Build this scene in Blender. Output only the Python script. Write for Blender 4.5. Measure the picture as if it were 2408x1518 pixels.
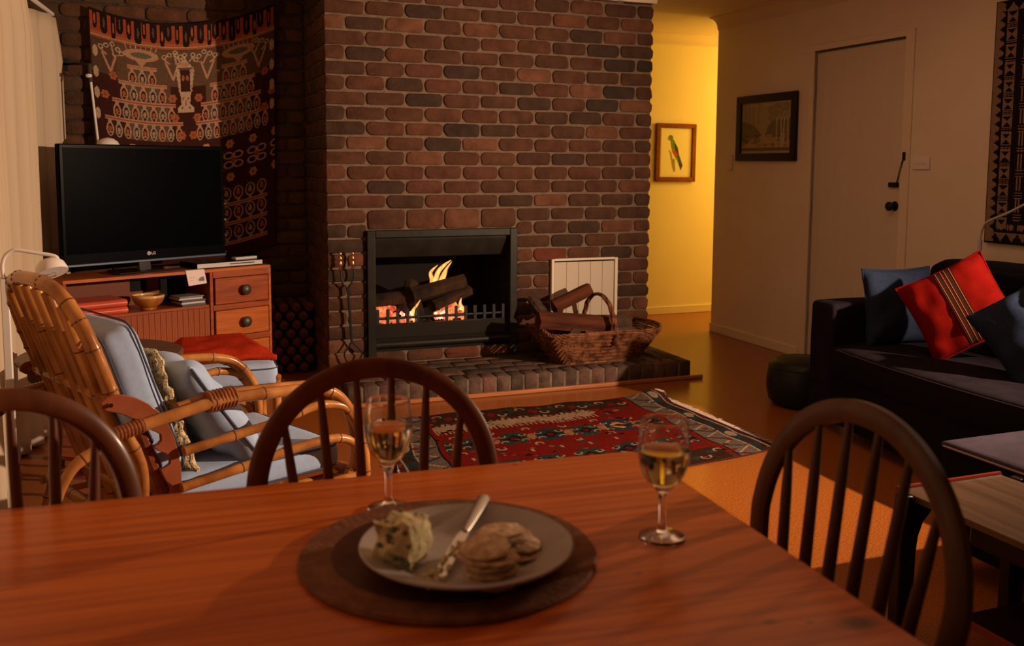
import bpy, bmesh, math, random
import numpy as np
from mathutils import Vector, Matrix, noise
random.seed(7)
rng = np.random.default_rng(5)
PI = math.pi
SC = bpy.context.scene
COL = SC.collection
for o in list(bpy.data.objects):
    bpy.data.objects.remove(o, do_unlink=True)

# ------------------------------------------------------------------ camera
H = 1.30
YAW, PIT, ROL, FPX = .36678, .10081, .00528, 2236.0
fw = Vector((math.sin(YAW)*math.cos(PIT), math.cos(YAW)*math.cos(PIT), -math.sin(PIT)))
r0 = Vector((math.cos(YAW), -math.sin(YAW), 0)); u0 = r0.cross(fw)
rt = r0*math.cos(ROL) + u0*math.sin(ROL); up = -r0*math.sin(ROL) + u0*math.cos(ROL)
cd = bpy.data.cameras.new('camera'); cam = bpy.data.objects.new('camera', cd); COL.objects.link(cam)
cam.matrix_world = Matrix(((rt.x, up.x, -fw.x, 0), (rt.y, up.y, -fw.y, 0), (rt.z, up.z, -fw.z, H), (0, 0, 0, 1)))
cd.sensor_width = 36; cd.lens = FPX*36/2408; cd.shift_y = -146/2408
cd.clip_start = .05; cd.clip_end = 60
cd.dof.use_dof = True; cd.dof.focus_distance = 3.5; cd.dof.aperture_fstop = 4.2
SC.camera = cam

# ------------------------------------------------------------------ world, lights, exposure
w = bpy.data.worlds.new('night'); SC.world = w; w.use_nodes = True
w.node_tree.nodes['Background'].inputs[0].default_value = (.02, .02, .03, 1)
w.node_tree.nodes['Background'].inputs[1].default_value = .1
SC.view_settings.view_transform = 'Standard'; SC.view_settings.look = 'None'
SC.view_settings.exposure = 0.0; SC.view_settings.gamma = 1; SC.view_settings.use_curve_mapping = False

def light(name, kind, loc, energy, col, size=.03, aim=None, cone=None, blend=.3):
    d = bpy.data.lights.new(name, kind); d.energy = energy; d.color = col
    if kind == 'AREA': d.size = size
    else: d.shadow_soft_size = size
    if cone: d.spot_size = math.radians(cone); d.spot_blend = blend
    o = bpy.data.objects.new(name, d); COL.objects.link(o); o.location = loc
    if aim is not None:
        o.rotation_euler = (Vector(aim)-Vector(loc)).to_track_quat('-Z', 'Y').to_euler()
    return o
LAMP = (3.88, 1.98, 1.50)
light('reading_light', 'SPOT', LAMP, 800, (1, .69, .46), .024, (-.35, 4.70, 1.0), 115, 1.0)
light('hall_light', 'POINT', (5.95, 6.72, 1.75), 66, (1, .63, .095), .12)
light('fill_light', 'POINT', (1.6, -1.6, 2.2), .55, (1, .60, .38), .15)  # added unseen fill behind the camera, stands in for room bounce
light('fire_light', 'POINT', (1.50, 5.66, .46), 2.2, (1, .30, .07), .05)

# ------------------------------------------------------------------ helpers
def P(x, y, ax, v):
    """point where the sight line of photo pixel (x, y) meets the plane axis = v"""
    d = fw*FPX + rt*(x-1204) - up*(y-613); o = Vector((0, 0, H))
    return o + d*((v-o[ax])/d[ax])
def tag(o, label=None, cat=None, group=None, kind=None):
    if label: o['label'] = label
    if cat: o['category'] = cat
    if group: o['group'] = group
    if kind: o['kind'] = kind
    return o
def empty(name, loc, rz=0, label=None, cat=None, group=None):
    o = bpy.data.objects.new(name, None); COL.objects.link(o)
    o.location = loc; o.rotation_euler = (0, 0, rz); o.empty_display_size = .05
    return tag(o, label, cat, group)
class MB:
    def __init__(s): s.v = []; s.f = []
    def add(s, vs, fs):
        n = len(s.v); s.v += [tuple(v) for v in vs]; s.f += [tuple(i+n for i in f) for f in fs]; return s
    def box(s, x0, x1, y0, y1, z0, z1):
        return s.add([(x, y, z) for z in (z0, z1) for y in (y0, y1) for x in (x0, x1)],
                     [(0, 2, 3, 1), (4, 5, 7, 6), (0, 1, 5, 4), (2, 6, 7, 3), (0, 4, 6, 2), (1, 3, 7, 5)])
    def tube(s, pts, r, seg=10, caps=True):
        pts = [Vector(p) for p in pts]; n = len(pts)
        rs = r if hasattr(r, '__len__') else [r]*n
        t = (pts[1]-pts[0]).normalized()
        a = t.orthogonal().normalized(); vs = []
        for i, p in enumerate(pts):
            t = ((pts[min(i+1, n-1)]-pts[max(i-1, 0)])).normalized()
            a = (a - t*a.dot(t)).normalized(); b = t.cross(a)
            for k in range(seg):
                an = 2*PI*k/seg; vs.append(p + (a*math.cos(an)+b*math.sin(an))*rs[i])
        fs = [(i*seg+k, i*seg+(k+1) % seg, (i+1)*seg+(k+1) % seg, (i+1)*seg+k) for i in range(n-1) for k in range(seg)]
        if caps: fs += [tuple(range(seg))[::-1], tuple((n-1)*seg+k for k in range(seg))]
        return s.add(vs, fs)
    def sweep(s, pts, prof, nrm, closed=False):
        """rectangular/any profile swept on a planar path; prof = [(radial, along normal)]"""
        pts = [Vector(p) for p in pts]; n = len(pts); N = Vector(nrm).normalized(); m = len(prof); vs = []
        for i, p in enumerate(pts):
            t = (pts[(i+1) % n if closed else min(i+1, n-1)]-pts[(i-1) % n if closed else max(i-1, 0)]).normalized()
            a = N.cross(t)
            for (q, h) in prof: vs.append(p + a*q + N*h)
        R = n if closed else n-1
        fs = [(i*m+k, i*m+(k+1) % m, ((i+1) % n)*m+(k+1) % m, ((i+1) % n)*m+k) for i in range(R) for k in range(m)]
        if not closed: fs += [tuple(range(m))[::-1], tuple((n-1)*m+k for k in range(m))]
        return s.add(vs, fs)
    def lathe(s, prof, seg=32, c=(0, 0, 0)):
        vs = []; m = len(prof)
        for (r, z) in prof:
            for k in range(seg):
                a = 2*PI*k/seg; vs.append((c[0]+r*math.cos(a), c[1]+r*math.sin(a), c[2]+z))
        fs = [(i*seg+k, i*seg+(k+1) % seg, (i+1)*seg+(k+1) % seg, (i+1)*seg+k) for i in range(m-1) for k in range(seg)]
        if prof[0][0] > 1e-6: fs.append(tuple(range(seg))[::-1])
        if prof[-1][0] > 1e-6: fs.append(tuple((m-1)*seg+k for k in range(seg)))
        return s.add(vs, fs)
    def prism(s, poly, fn, d0, d1):
        n = len(poly); vs = [fn(a, b, d0) for a, b in poly]+[fn(a, b, d1) for a, b in poly]
        return s.add(vs, [tuple(range(n))[::-1], tuple(range(n, 2*n))]+[(i, (i+1) % n, n+(i+1) % n, n+i) for i in range(n)])
    def rbox(s, w_, d_, h_, r, n=8, crown=0, c=(0, 0, 0), wob=0, M=None):
        """soft rounded box, centre c"""
        e = [-1, -.97, -.9]+[(-.8+1.6*i/n) for i in range(n+1)]+[.9, .97, 1]; m = len(e)
        hs = (w_/2, d_/2, h_/2); bm = bmesh.new()
        for ax in range(3):
            for sg in (-1, 1):
                g = []
                for i in e:
                    row = []
                    for j in e:
                        q = [0, 0, 0]; q[ax] = sg; q[(ax+1) % 3] = i; q[(ax+2) % 3] = j
                        row.append(bm.verts.new(q))
                    g.append(row)
                for i in range(m-1):
                    for j in range(m-1):
                        f = (g[i][j], g[i+1][j], g[i+1][j+1], g[i][j+1]); bm.faces.new(f if sg > 0 else f[::-1])
        bmesh.ops.remove_doubles(bm, verts=bm.verts, dist=1e-4)
        for v in bm.verts:
            p = Vector((v.co.x*hs[0], v.co.y*hs[1], v.co.z*hs[2]))
            cl = Vector([max(-hs[k]+r, min(hs[k]-r, p[k])) for k in range(3)])
            dd = p-cl
            if dd.length > 1e-9: p = cl+dd.normalized()*min(r, r)
            fx = (1-v.co.x**2)*(1-v.co.y**2)
            p.z += crown*fx*(1 if v.co.z > 0 else -.3)
            if wob: p += Vector(noise.noise_vector(p*7+Vector((w_*31, 0, h_*9))))*wob
            v.co = p
        bm.verts.ensure_lookup_table(); bm.verts.index_update()
        M = M or Matrix.Translation(c)
        s.add([M @ v.co for v in bm.verts], [[v.index for v in f.verts] for f in bm.faces]); bm.free(); return s
    def pillow(s, w_, h_, t, n=18, M=None, pinch=.07, wr=.006, seed=0):
        """scatter cushion in the local XZ plane, thickness along Y"""
        M = M or Matrix(); idx = {}; vs = []; fs = []
        for side in (-1, 1):
            for i in range(n+1):
                for j in range(n+1):
                    u = math.sin((i/n*2-1)*PI/2); v = math.sin((j/n*2-1)*PI/2)
                    edge = i in (0, n) or j in (0, n)
                    if edge and side == 1: idx[(1, i, j)] = idx[(-1, i, j)]; continue
                    x = u*w_/2*(1-pinch*(1-v*v)); z = v*h_/2*(1-pinch*(1-u*u))
                    y = side*t/2*((1-u**4)*(1-v**4))**.55
                    if not edge: y += wr*noise.noise(Vector((x*14+seed, z*14, side*3)))*1.6
                    idx[(side, i, j)] = len(vs); vs.append(M @ Vector((x, y, z)))
            for i in range(n):
                for j in range(n):
                    q = [idx[(side, i, j)], idx[(side, i+1, j)], idx[(side, i+1, j+1)], idx[(side, i, j+1)]]
                    fs.append(q if side < 0 else q[::-1])
        return s.add(vs, fs)
    def build(s, name, m, parent=None, smooth=40, bevel=0, seg=2):
        me = bpy.data.meshes.new(name); me.from_pydata(s.v, [], s.f); me.update()
        if m: me.materials.append(m)
        if smooth:
            me.shade_smooth(); me.set_sharp_from_angle(angle=math.radians(smooth))
        o = bpy.data.objects.new(name, me); COL.objects.link(o)
        if parent: o.parent = parent
        if bevel:
            b = o.modifiers.new('bevel', 'BEVEL'); b.width = bevel; b.segments = seg; b.limit_method = 'ANGLE'; b.angle_limit = math.radians(35)
        return o
def dup(o, parent=None, loc=None, rz=None):
    c = o.copy(); COL.objects.link(c); c.parent = parent
    if loc is not None: c.location = loc
    if rz is not None: c.rotation_euler = (0, 0, rz)
    for ch in list(o.children): dup(ch, c)
    return c
def smoothpath(pts, n=6):
    """Catmull-Rom through the points"""
    pts = [Vector(p) for p in pts]; q = [2*pts[0]-pts[1]]+pts+[2*pts[-1]-pts[-2]]; out = []
    for i in range(1, len(q)-2):
        for k in range(n):
            t = k/n; a, b, c, d = q[i-1:i+3]
            out.append(.5*((2*b)+(c-a)*t+(2*a-5*b+4*c-d)*t*t+(3*b-a-3*c+d)*t**3))
    out.append(pts[-1]); return out

# ------------------------------------------------------------------ materials
def mat(name, col, rough=.6, metal=0, col2=None, scale=8, stretch=(1, 1, 1), contrast=(.35, .65), bump=0, bscale=None,
        coat=0, rand=0, trans=0, ior=1.45, emit=None, estr=0, detail=4, sheen=0, distort=0, spec=.22, vcol=None, ramp=None, bstretch=None, sss=0):
    m = bpy.data.materials.new(name); m.use_nodes = True; nt = m.node_tree; N = nt.nodes; L = nt.links
    b = N['Principled BSDF']; b.inputs['Base Color'].default_value = (*col, 1); b.inputs['Roughness'].default_value = rough
    b.inputs['Metallic'].default_value = metal; b.inputs['Coat Weight'].default_value = coat; b.inputs['Coat Roughness'].default_value = .15
    b.inputs['Transmission Weight'].default_value = trans; b.inputs['IOR'].default_value = ior
    b.inputs['Specular IOR Level'].default_value = spec
    b.inputs['Sheen Weight'].default_value = sheen
    if sss: b.inputs['Subsurface Weight'].default_value = sss; b.inputs['Subsurface Scale'].default_value = .01
    if emit: b.inputs['Emission Color'].default_value = (*emit, 1); b.inputs['Emission Strength'].default_value = estr
    tc = N.new('ShaderNodeTexCoord'); mp = N.new('ShaderNodeMapping'); mp.inputs['Scale'].default_value = stretch
    L.new(tc.outputs['Object'], mp.inputs['Vector']); oi = N.new('ShaderNodeObjectInfo')
    if rand:
        cx = N.new('ShaderNodeCombineXYZ'); mu = N.new('ShaderNodeMath'); mu.operation = 'MULTIPLY'; mu.inputs[1].default_value = 37
        L.new(oi.outputs['Random'], mu.inputs[0]); L.new(mu.outputs[0], cx.inputs[0]); L.new(mu.outputs[0], cx.inputs[1]); L.new(cx.outputs[0], mp.inputs['Location'])
    src = None
    if col2 is not None:
        nz = N.new('ShaderNodeTexNoise'); nz.inputs['Scale'].default_value = scale; nz.inputs['Detail'].default_value = detail
        nz.inputs['Distortion'].default_value = distort; L.new(mp.outputs[0], nz.inputs['Vector'])
        cr = N.new('ShaderNodeValToRGB'); cr.color_ramp.elements[0].position = contrast[0]; cr.color_ramp.elements[1].position = contrast[1]
        cr.color_ramp.elements[0].color = (*col, 1); cr.color_ramp.elements[1].color = (*col2, 1)
        L.new(nz.outputs['Fac'], cr.inputs[0]); src = cr.outputs[0]
    if ramp:
        rr = N.new('ShaderNodeValToRGB'); rr.color_ramp.interpolation = 'LINEAR'
        while len(rr.color_ramp.elements) < len(ramp): rr.color_ramp.elements.new(.5)
        for e, (p, c) in zip(rr.color_ramp.elements, ramp): e.position = p; e.color = (*c, 1)
        L.new(oi.outputs['Random'], rr.inputs[0])
        if src:
            mx = N.new('ShaderNodeMix'); mx.data_type = 'RGBA'; mx.blend_type = 'MULTIPLY'; mx.inputs['Factor'].default_value = 1
            L.new(src, mx.inputs['A']); L.new(rr.outputs[0], mx.inputs['B']); src = mx.outputs['Result']
        else: src = rr.outputs[0]
    if vcol:
        at = N.new('ShaderNodeAttribute'); at.attribute_name = vcol
        if src:
            mx = N.new('ShaderNodeMix'); mx.data_type = 'RGBA'; mx.blend_type = 'MULTIPLY'; mx.inputs['Factor'].default_value = 1
            L.new(src, mx.inputs['A']); L.new(at.outputs['Color'], mx.inputs['B']); src = mx.outputs['Result']
        else: src = at.outputs['Color']
    if src: L.new(src, b.inputs['Base Color'])
    if bump:
        bz = N.new('ShaderNodeTexNoise'); bz.inputs['Scale'].default_value = bscale or scale*3; bz.inputs['Detail'].default_value = 5
        if bstretch:
            m2 = N.new('ShaderNodeMapping'); m2.inputs['Scale'].default_value = bstretch; L.new(tc.outputs['Object'], m2.inputs['Vector']); L.new(m2.outputs[0], bz.inputs['Vector'])
        else: L.new(mp.outputs[0], bz.inputs['Vector'])
        bn = N.new('ShaderNodeBump'); bn.inputs['Strength'].default_value = bump; bn.inputs['Distance'].default_value = .01
        L.new(bz.outputs['Fac'], bn.inputs['Height']); L.new(bn.outputs[0], b.inputs['Normal'])
    m['src'] = name
    return m
BR = [(0, (0.107, 0.0435, 0.025)), (0.16, (0.081, 0.0382, 0.0229)), (0.34, (0.119, 0.0466, 0.0281)), (0.5, (0.069, 0.036, 0.0229)), (0.6, (0.049, 0.0318, 0.0229)), (0.68, (0.092, 0.0424, 0.0229)), (0.84, (0.133, 0.053, 0.0302)), (0.96, (0.173, 0.0742, 0.0406)), (1, (0.144, 0.0392, 0.0218))]
M_brick = mat('tumbled_brick', (.55, .5, .48), .88, col2=(1.0, .96, .92), scale=14, rand=1, bump=.5, bscale=60, ramp=BR, contrast=(.25, .7))
M_backbrick = mat('dim_brick', (.5, .48, .45), .9, col2=(.9, .86, .8), scale=14, rand=1, bump=.5, bscale=60, contrast=(.25, .7),
                  ramp=[(0, (.15, .062, .035)), (.4, (.095, .052, .032)), (.7, (.165, .075, .04)), (1, (.09, .062, .042))])
M_hearth = mat('hearth_brick', (.5, .5, .5), .75, col2=(1, 1, 1), scale=16, rand=1, bump=.5, bscale=50,
               ramp=[(0, (.070, .050, .036)), (.3, (.125, .068, .050)), (.55, (.062, .048, .040)), (.75, (.165, .078, .058)), (1, (.095, .066, .044))])
M_mortar = mat('mortar', (.15, .095, .065), .95, col2=(.20, .13, .09), scale=30, bump=.6, bscale=120)
M_hmortar = mat('hearth_mortar', (.20, .145, .10), .95, col2=(.12, .085, .06), scale=20, bump=.5, bscale=90)
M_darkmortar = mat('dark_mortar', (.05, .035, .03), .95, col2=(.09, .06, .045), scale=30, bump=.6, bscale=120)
M_wall = mat('cream_plaster', (.78, .66, .53), .75, col2=(.82, .70, .57), scale=3, bump=.06, bscale=180)
M_hall = mat('hall_plaster', (.82, .72, .50), .75, col2=(.85, .75, .53), scale=3, bump=.06, bscale=180)
M_ceil = mat('ceiling_paint', (.72, .58, .44), .8, bump=.03, bscale=150)
M_trim = mat('painted_trim', (.80, .68, .54), .45)
M_door = mat('painted_door', (.70, .60, .48), .5, bump=.03, bscale=40)
M_cork = mat('cork_floor', (.19, .052, .008), .36, col2=(.37, .108, .018), scale=150, contrast=(.36, .64), detail=3, coat=.38, bump=.05, bscale=200)
M_pine = mat('pine_table', (.45, .088, .010), .34, col2=(.68, .160, .022), scale=6, stretch=(.28, 10, 10), contrast=(.36, .62), distort=.8, coat=.12, bump=.03, bscale=60)
M_chair = mat('mahogany_chair', (.10, .028, .010), .36, col2=(.165, .048, .017), scale=20, stretch=(1, 1, .25), coat=.2)
M_chair2 = mat('brown_chair', (.085, .042, .022), .45, col2=(.125, .062, .032), scale=20, stretch=(1, 1, .25), coat=.1)
M_cane = mat('bamboo_cane', (.24, .075, .014), .28, col2=(.55, .23, .060), scale=11, stretch=(1, 1, .7), coat=.3, rand=0, contrast=(.30, .62), detail=6)
M_node = mat('cane_node', (.12, .04, .02), .5)
M_wrap = mat('cane_wrap', (.32, .095, .030), .35, col2=(.18, .05, .018), scale=30, coat=.2)
M_ply = mat('plywood_plate', (.26, .065, .024), .4, col2=(.32, .085, .035), scale=14, coat=.2)
M_blue = mat('slate_blue_cotton', (.36, .47, .70), .85, col2=(.39, .51, .75), scale=60, bump=.15, bscale=500, spec=.04)
M_bluedk = mat('dark_blue_piping', (.08, .09, .14), .8, spec=.04)
M_navy = mat('navy_cotton', (.015, .022, .045), .9, col2=(.019, .028, .055), scale=60, bump=.1, bscale=400, spec=.04)
M_red = mat('red_felt', (.17, .005, .003), .9, col2=(.14, .004, .002), scale=20, bump=.12, bscale=300, spec=.04)
M_redcloth = mat('rust_red_throw', (.42, .032, .010), .9, col2=(.33, .022, .008), scale=14, bump=.3, bscale=60, spec=.04)
M_stripe = mat('dark_stripe', (.035, .012, .010), .9, spec=.04)
M_stripe2 = mat('gold_stripe', (.34, .10, .02), .9)
M_sofa = mat('aubergine_velvet', (.010, .0072, .010), .85, col2=(.015, .011, .0155), scale=12, bump=.1, bscale=200, spec=.04)
M_otto = mat('mauve_velvet', (.044, .034, .048), .85, col2=(.056, .043, .060), scale=12, bump=.1, bscale=200, spec=.04)
M_sofadk = mat('black_shaded_upholstery', (.007, .005, .007), .95, spec=.1)  # near-black cloth; also carries painted shade on seat front and ottoman sides
M_pipe = mat('light_piping', (.34, .26, .30), .8)
M_teak = mat('teak_cabinet', (.24, .045, .011), .36, col2=(.36, .080, .020), scale=6, stretch=(.6, .6, 6), distort=.7, coat=.15)
M_teak2 = mat('teak_drawer', (.38, .090, .016), .36, col2=(.52, .140, .028), scale=6, stretch=(.6, .6, 7), distort=.7, coat=.15)
M_teakdk = mat('dark_teak', (.18, .045, .018), .5)  # darker teak tone for back panel and plinth
M_tambour = mat('tambour_slat', (.24, .052, .014), .4, col2=(.34, .080, .024), scale=30, stretch=(4, 4, .3))
M_knob = mat('pewter_knob', (.10, .085, .065), .45, metal=.6, bump=.15, bscale=50)
M_black = mat('black_plastic', (.002, .002, .003), .3, spec=.03)
M_screen = mat('tv_glass', (.0012, .0016, .0024), .3, spec=.008)
M_bluestrip = mat('blue_grey_lip', (.10, .13, .19), .3, metal=.4)
M_chrome = mat('chrome', (.7, .7, .72), .12, metal=1)
M_silver = mat('silver_plastic', (.55, .53, .54), .35)
M_steel = mat('black_steel', (.013, .011, .008), .42, col2=(.02, .016, .011), scale=10, bump=.05)
M_soot = mat('soot', (.012, .010, .009), .9)
M_firebrick = mat('firebrick', (.30, .17, .10), .9, col2=(.12, .07, .05), scale=9, bump=.3)
M_iron = mat('wrought_iron', (.03, .03, .032), .45, metal=.5)
M_brass = mat('brass', (.75, .42, .22), .22, metal=1)
M_char = mat('charred_log', (.014, .009, .006), .95, col2=(.05, .024, .012), scale=9, bump=.8, bscale=30)
M_log = mat('split_log', (.050, .014, .007), .95, col2=(.115, .032, .013), scale=9, stretch=(.4, 3, 3), bump=.6, bscale=25)
M_logend = mat('log_bark', (.045, .026, .018), .95, col2=(.09, .05, .032), scale=14, bump=.8)
M_pilelog = mat('round_log', (.09, .030, .013), .95, col2=(.16, .055, .022), scale=20, bump=.6)
M_wicker = mat('wicker', (.070, .020, .008), .6, col2=(.24, .090, .040), scale=26, contrast=(.35, .6), coat=.1)
M_curtain = mat('cream_curtain', (.54, .43, .31), .9, bump=.15, bscale=500, bstretch=(1, 1, 1), spec=.04)
M_white = mat('white_enamel', (.80, .74, .70), .3)
M_whitedk = mat('lamp_inside', (.55, .5, .46), .5)
M_glass = mat('wine_glass', (1, 1, 1), .0, trans=1, ior=1.45)
M_wine = mat('white_wine', (.96, .88, .52), .0, trans=1, ior=1.34)
M_plate = mat('stoneware_plate', (.42, .36, .34), .4, col2=(.47, .41, .385), scale=30, coat=.1)
M_cheese = mat('blue_cheese', (.86, .72, .40), .5, col2=(.62, .50, .24), scale=30, bump=.8, bscale=45, sss=.15)
M_mould = mat('blue_mould', (.16, .19, .13), .7)
M_cracker = mat('cracker', (.52, .32, .19), .85, col2=(.85, .62, .42), scale=60, bump=.6, bscale=120)
M_matwood = mat('cork_placemat', (.17, .062, .030), .8, col2=(.25, .10, .05), scale=40, bump=.3)
M_matin = mat('shaded_mat_centre', (.06, .014, .007), .55, col2=(.085, .022, .011), scale=20)  # mat centre darkened to carry the shadow under the plate
M_bookred = mat('red_leather', (.66, .10, .05), .3, col2=(.56, .08, .04), scale=8)
M_page = mat('page_edge', (.60, .42, .34), .8)
M_bowl = mat('ochre_glaze', (.50, .20, .035), .2, col2=(.32, .10, .02), scale=16, coat=.4)
M_bowlin = mat('cream_glaze', (.66, .42, .16), .25, coat=.4)
M_cd = mat('clear_case', (.42, .40, .38), .2, coat=.5)
M_cddk = mat('dark_case', (.10, .10, .11), .3)
M_card = mat('white_card', (.78, .66, .62), .8)
M_ink = mat('grey_ink', (.25, .24, .25), .8)
M_walnut = mat('walnut_top', (.075, .042, .024), .36, col2=(.115, .066, .038), scale=6, stretch=(6, .4, 6), distort=.4, coat=.15)
M_redlip = mat('red_brown_lip', (.20, .032, .018), .25, coat=.3)
M_dkwood = mat('dark_wood', (.075, .028, .014), .4, col2=(.11, .042, .02), scale=10)
M_roundtop = mat('dark_round_top', (.11, .052, .034), .4, col2=(.15, .075, .05), scale=8, stretch=(1, 5, 1))
M_pouf = mat('green_leather', (.012, .016, .008), .5, col2=(.009, .012, .006), scale=10, coat=.1)
M_frame1 = mat('orange_wood_frame', (.17, .045, .012), .35, col2=(.24, .068, .018), scale=20)
M_frame2 = mat('black_wood_frame', (.018, .011, .009), .3)
M_mountp = mat('picture_mount', (.84, .78, .56), .8)
M_vpaint = mat('painted_print', (1, 1, 1), .8, vcol='Col')
M_vtext = mat('woven_wool', (.8, .8, .8), .95, col2=(1.1, 1.1, 1.1), scale=220, vcol='Col', bump=.25, bscale=350, spec=.04)
M_knotwood = None
M_fringe = mat('wool_fringe', (.50, .40, .34), .95)
M_switch = mat('switch_plastic', (.80, .74, .72), .3)
M_doormat = mat('dark_coir', (.05, .025, .014), .95, bump=.5)
M_leopard = None
def knots():
    """pine grain plus a few dark knots at fixed places of the board"""
    m = M_pine; nt = m.node_tree; N = nt.nodes; L = nt.links; b = N['Principled BSDF']
    src = b.inputs['Base Color'].links[0].from_socket; tc = N.new('ShaderNodeTexCoord')
    for (x, y, r, k) in KN:
        mp = N.new('ShaderNodeMapping'); mp.vector_type = 'POINT'; mp.inputs['Location'].default_value = (-x, -y*1.5, 0); mp.inputs['Scale'].default_value = (1, 1.5, 0)
        nz = N.new('ShaderNodeTexNoise'); nz.inputs['Scale'].default_value = 60
        L.new(tc.outputs['Object'], nz.inputs['Vector'])
        ln = N.new('ShaderNodeVectorMath'); ln.operation = 'LENGTH'; L.new(tc.outputs['Object'], mp.inputs['Vector']); L.new(mp.outputs[0], ln.inputs[0])
        ad = N.new('ShaderNodeMath'); ad.operation = 'MULTIPLY_ADD'; ad.inputs[1].default_value = r*.5; L.new(nz.outputs['Fac'], ad.inputs[0]); L.new(ln.outputs['Value'], ad.inputs[2])
        mr = N.new('ShaderNodeMapRange'); mr.inputs['From Min'].default_value = r*.7; mr.inputs['From Max'].default_value = r*1.5
        mr.inputs['To Min'].default_value = k; mr.inputs['To Max'].default_value = 0; L.new(ad.outputs[0], mr.inputs['Value'])
        mx = N.new('ShaderNodeMix'); mx.data_type = 'RGBA'; L.new(mr.outputs[0], mx.inputs['Factor']); L.new(src, mx.inputs['A']); mx.inputs['B'].default_value = (.10, .035, .015, 1)
        src = mx.outputs['Result']
    L.new(src, b.inputs['Base Color'])
def leopard():
    m = mat('leopard_print_cotton', (.72, .56, .33), .85); nt = m.node_tree; N = nt.nodes; L = nt.links; b = N['Principled BSDF']
    tc = N.new('ShaderNodeTexCoord'); vo = N.new('ShaderNodeTexVoronoi'); vo.inputs['Scale'].default_value = 34; vo.feature = 'DISTANCE_TO_EDGE'
    nz = N.new('ShaderNodeTexNoise'); nz.inputs['Scale'].default_value = 22
    mx0 = N.new('ShaderNodeMix'); mx0.data_type = 'RGBA'; mx0.inputs['Factor'].default_value = .12
    L.new(tc.outputs['Object'], mx0.inputs['A']); L.new(nz.outputs['Color'], mx0.inputs['B']); L.new(mx0.outputs['Result'], vo.inputs['Vector'])
    cr = N.new('ShaderNodeValToRGB'); e = cr.color_ramp.elements; e[0].position = .03; e[0].color = (.02, .012, .008, 1); e[1].position = .09; e[1].color = (.82, .64, .36, 1)
    x = e.new(.75); x.color = (.62, .40, .14, 1)
    L.new(vo.outputs['Distance'], cr.inputs[0]); L.new(cr.outputs[0], b.inputs['Base Color']); return m
M_leopard = leopard()

# ------------------------------------------------------------------ painted grids (flat print and weave as vertex colour)
class Canvas:
    def __init__(s, w_, h_, bg, res=1.0):
        s.w, s.h, s.r = w_, h_, res; s.nx, s.ny = int(w_*res), int(h_*res)
        s.a = np.ones((s.ny, s.nx, 3))*np.array(bg)
        s.Y, s.X = np.mgrid[0:s.ny, 0:s.nx]; s.X = (s.X+.5)/res; s.Y = (s.Y+.5)/res
    def put(s, m, c): s.a[m] = c
    def rect(s, x0, y0, x1, y1, c): s.put((s.X >= x0) & (s.X < x1) & (s.Y >= y0) & (s.Y < y1), c)
    def ell(s, x, y, rx, ry, c): s.put(((s.X-x)/rx)**2+((s.Y-y)/ry)**2 <= 1, c)
    def ring(s, x, y, rx, ry, t, c):
        q = ((s.X-x)/rx)**2+((s.Y-y)/ry)**2; s.put((q <= 1) & (((s.X-x)/max(rx-t, .1))**2+((s.Y-y)/max(ry-t, .1))**2 > 1), c)
    def line(s, x0, y0, x1, y1, t, c):
        dx, dy = x1-x0, y1-y0; L = dx*dx+dy*dy+1e-9; k = np.clip(((s.X-x0)*dx+(s.Y-y0)*dy)/L, 0, 1)
        s.put((s.X-x0-k*dx)**2+(s.Y-y0-k*dy)**2 <= (t/2)**2, c)
    def poly(s, pts, c):
        m = np.zeros(s.X.shape, bool); n = len(pts)
        for i in range(n):
            (xa, ya), (xb, yb) = pts[i], pts[(i+1) % n]
            if ya == yb: continue
            m ^= ((ya > s.Y) != (yb > s.Y)) & (s.X < (xb-xa)*(s.Y-ya)/(yb-ya)+xa)
        s.put(m, c)
    def jitter(s, k=.12): s.a = s.a*(1+k*(rng.random((s.ny, s.nx, 1))-.5)*2)
    def mesh(s, name, fn, m, parent=None, thick=0, nrm=(0, 0, 1)):
        """fn(u, v) -> point, one cell of the canvas per face (colours per corner)"""
        nx, ny = s.nx, s.ny; u = np.linspace(0, 1, nx+1); v = np.linspace(0, 1, ny+1); U, V = np.meshgrid(u, v)
        X, Y, Z = fn(U, V); co = np.stack([X, Y, Z], -1).reshape(-1, 3)
        i = (np.arange(ny)[:, None]*(nx+1)+np.arange(nx)[None]).ravel()
        q = np.stack([i, i+1, i+nx+2, i+nx+1], 1)[:, ::-1]
        back = thick > 0; allco = co
        if back:
            n0 = len(co); allco = np.concatenate([co, co-np.array(nrm)*thick]); ed = list(range(0, nx+1))+[(k+1)*(nx+1)-1 for k in range(1, ny+1)]+[ny*(nx+1)+k for k in range(nx-1, -1, -1)]+[k*(nx+1) for k in range(ny-1, 0, -1)]
            side = np.array([[ed[k], ed[(k+1) % len(ed)], ed[(k+1) % len(ed)]+n0, ed[k]+n0] for k in range(len(ed))])
            faces = np.concatenate([q, side, q[:, ::-1]+n0])
        else: faces = q
        me = bpy.data.meshes.new(name); me.from_pydata(allco.tolist(), [], faces.tolist()); me.update()
        at = me.color_attributes.new('Col', 'FLOAT_COLOR', 'CORNER')
        c = np.ones((len(faces), 4, 4)); c[:, :, :3] = s.a.reshape(-1, 3).mean(0)*.6
        c[:len(q), :, :3] = s.a.reshape(-1, 1, 3)
        at.data.foreach_set('color', c.ravel().astype(np.float32)); me.materials.append(m); me.shade_smooth()
        me.set_sharp_from_angle(angle=math.radians(50))
        o = bpy.data.objects.new(name, me); COL.objects.link(o); o.parent = parent; return o

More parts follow.
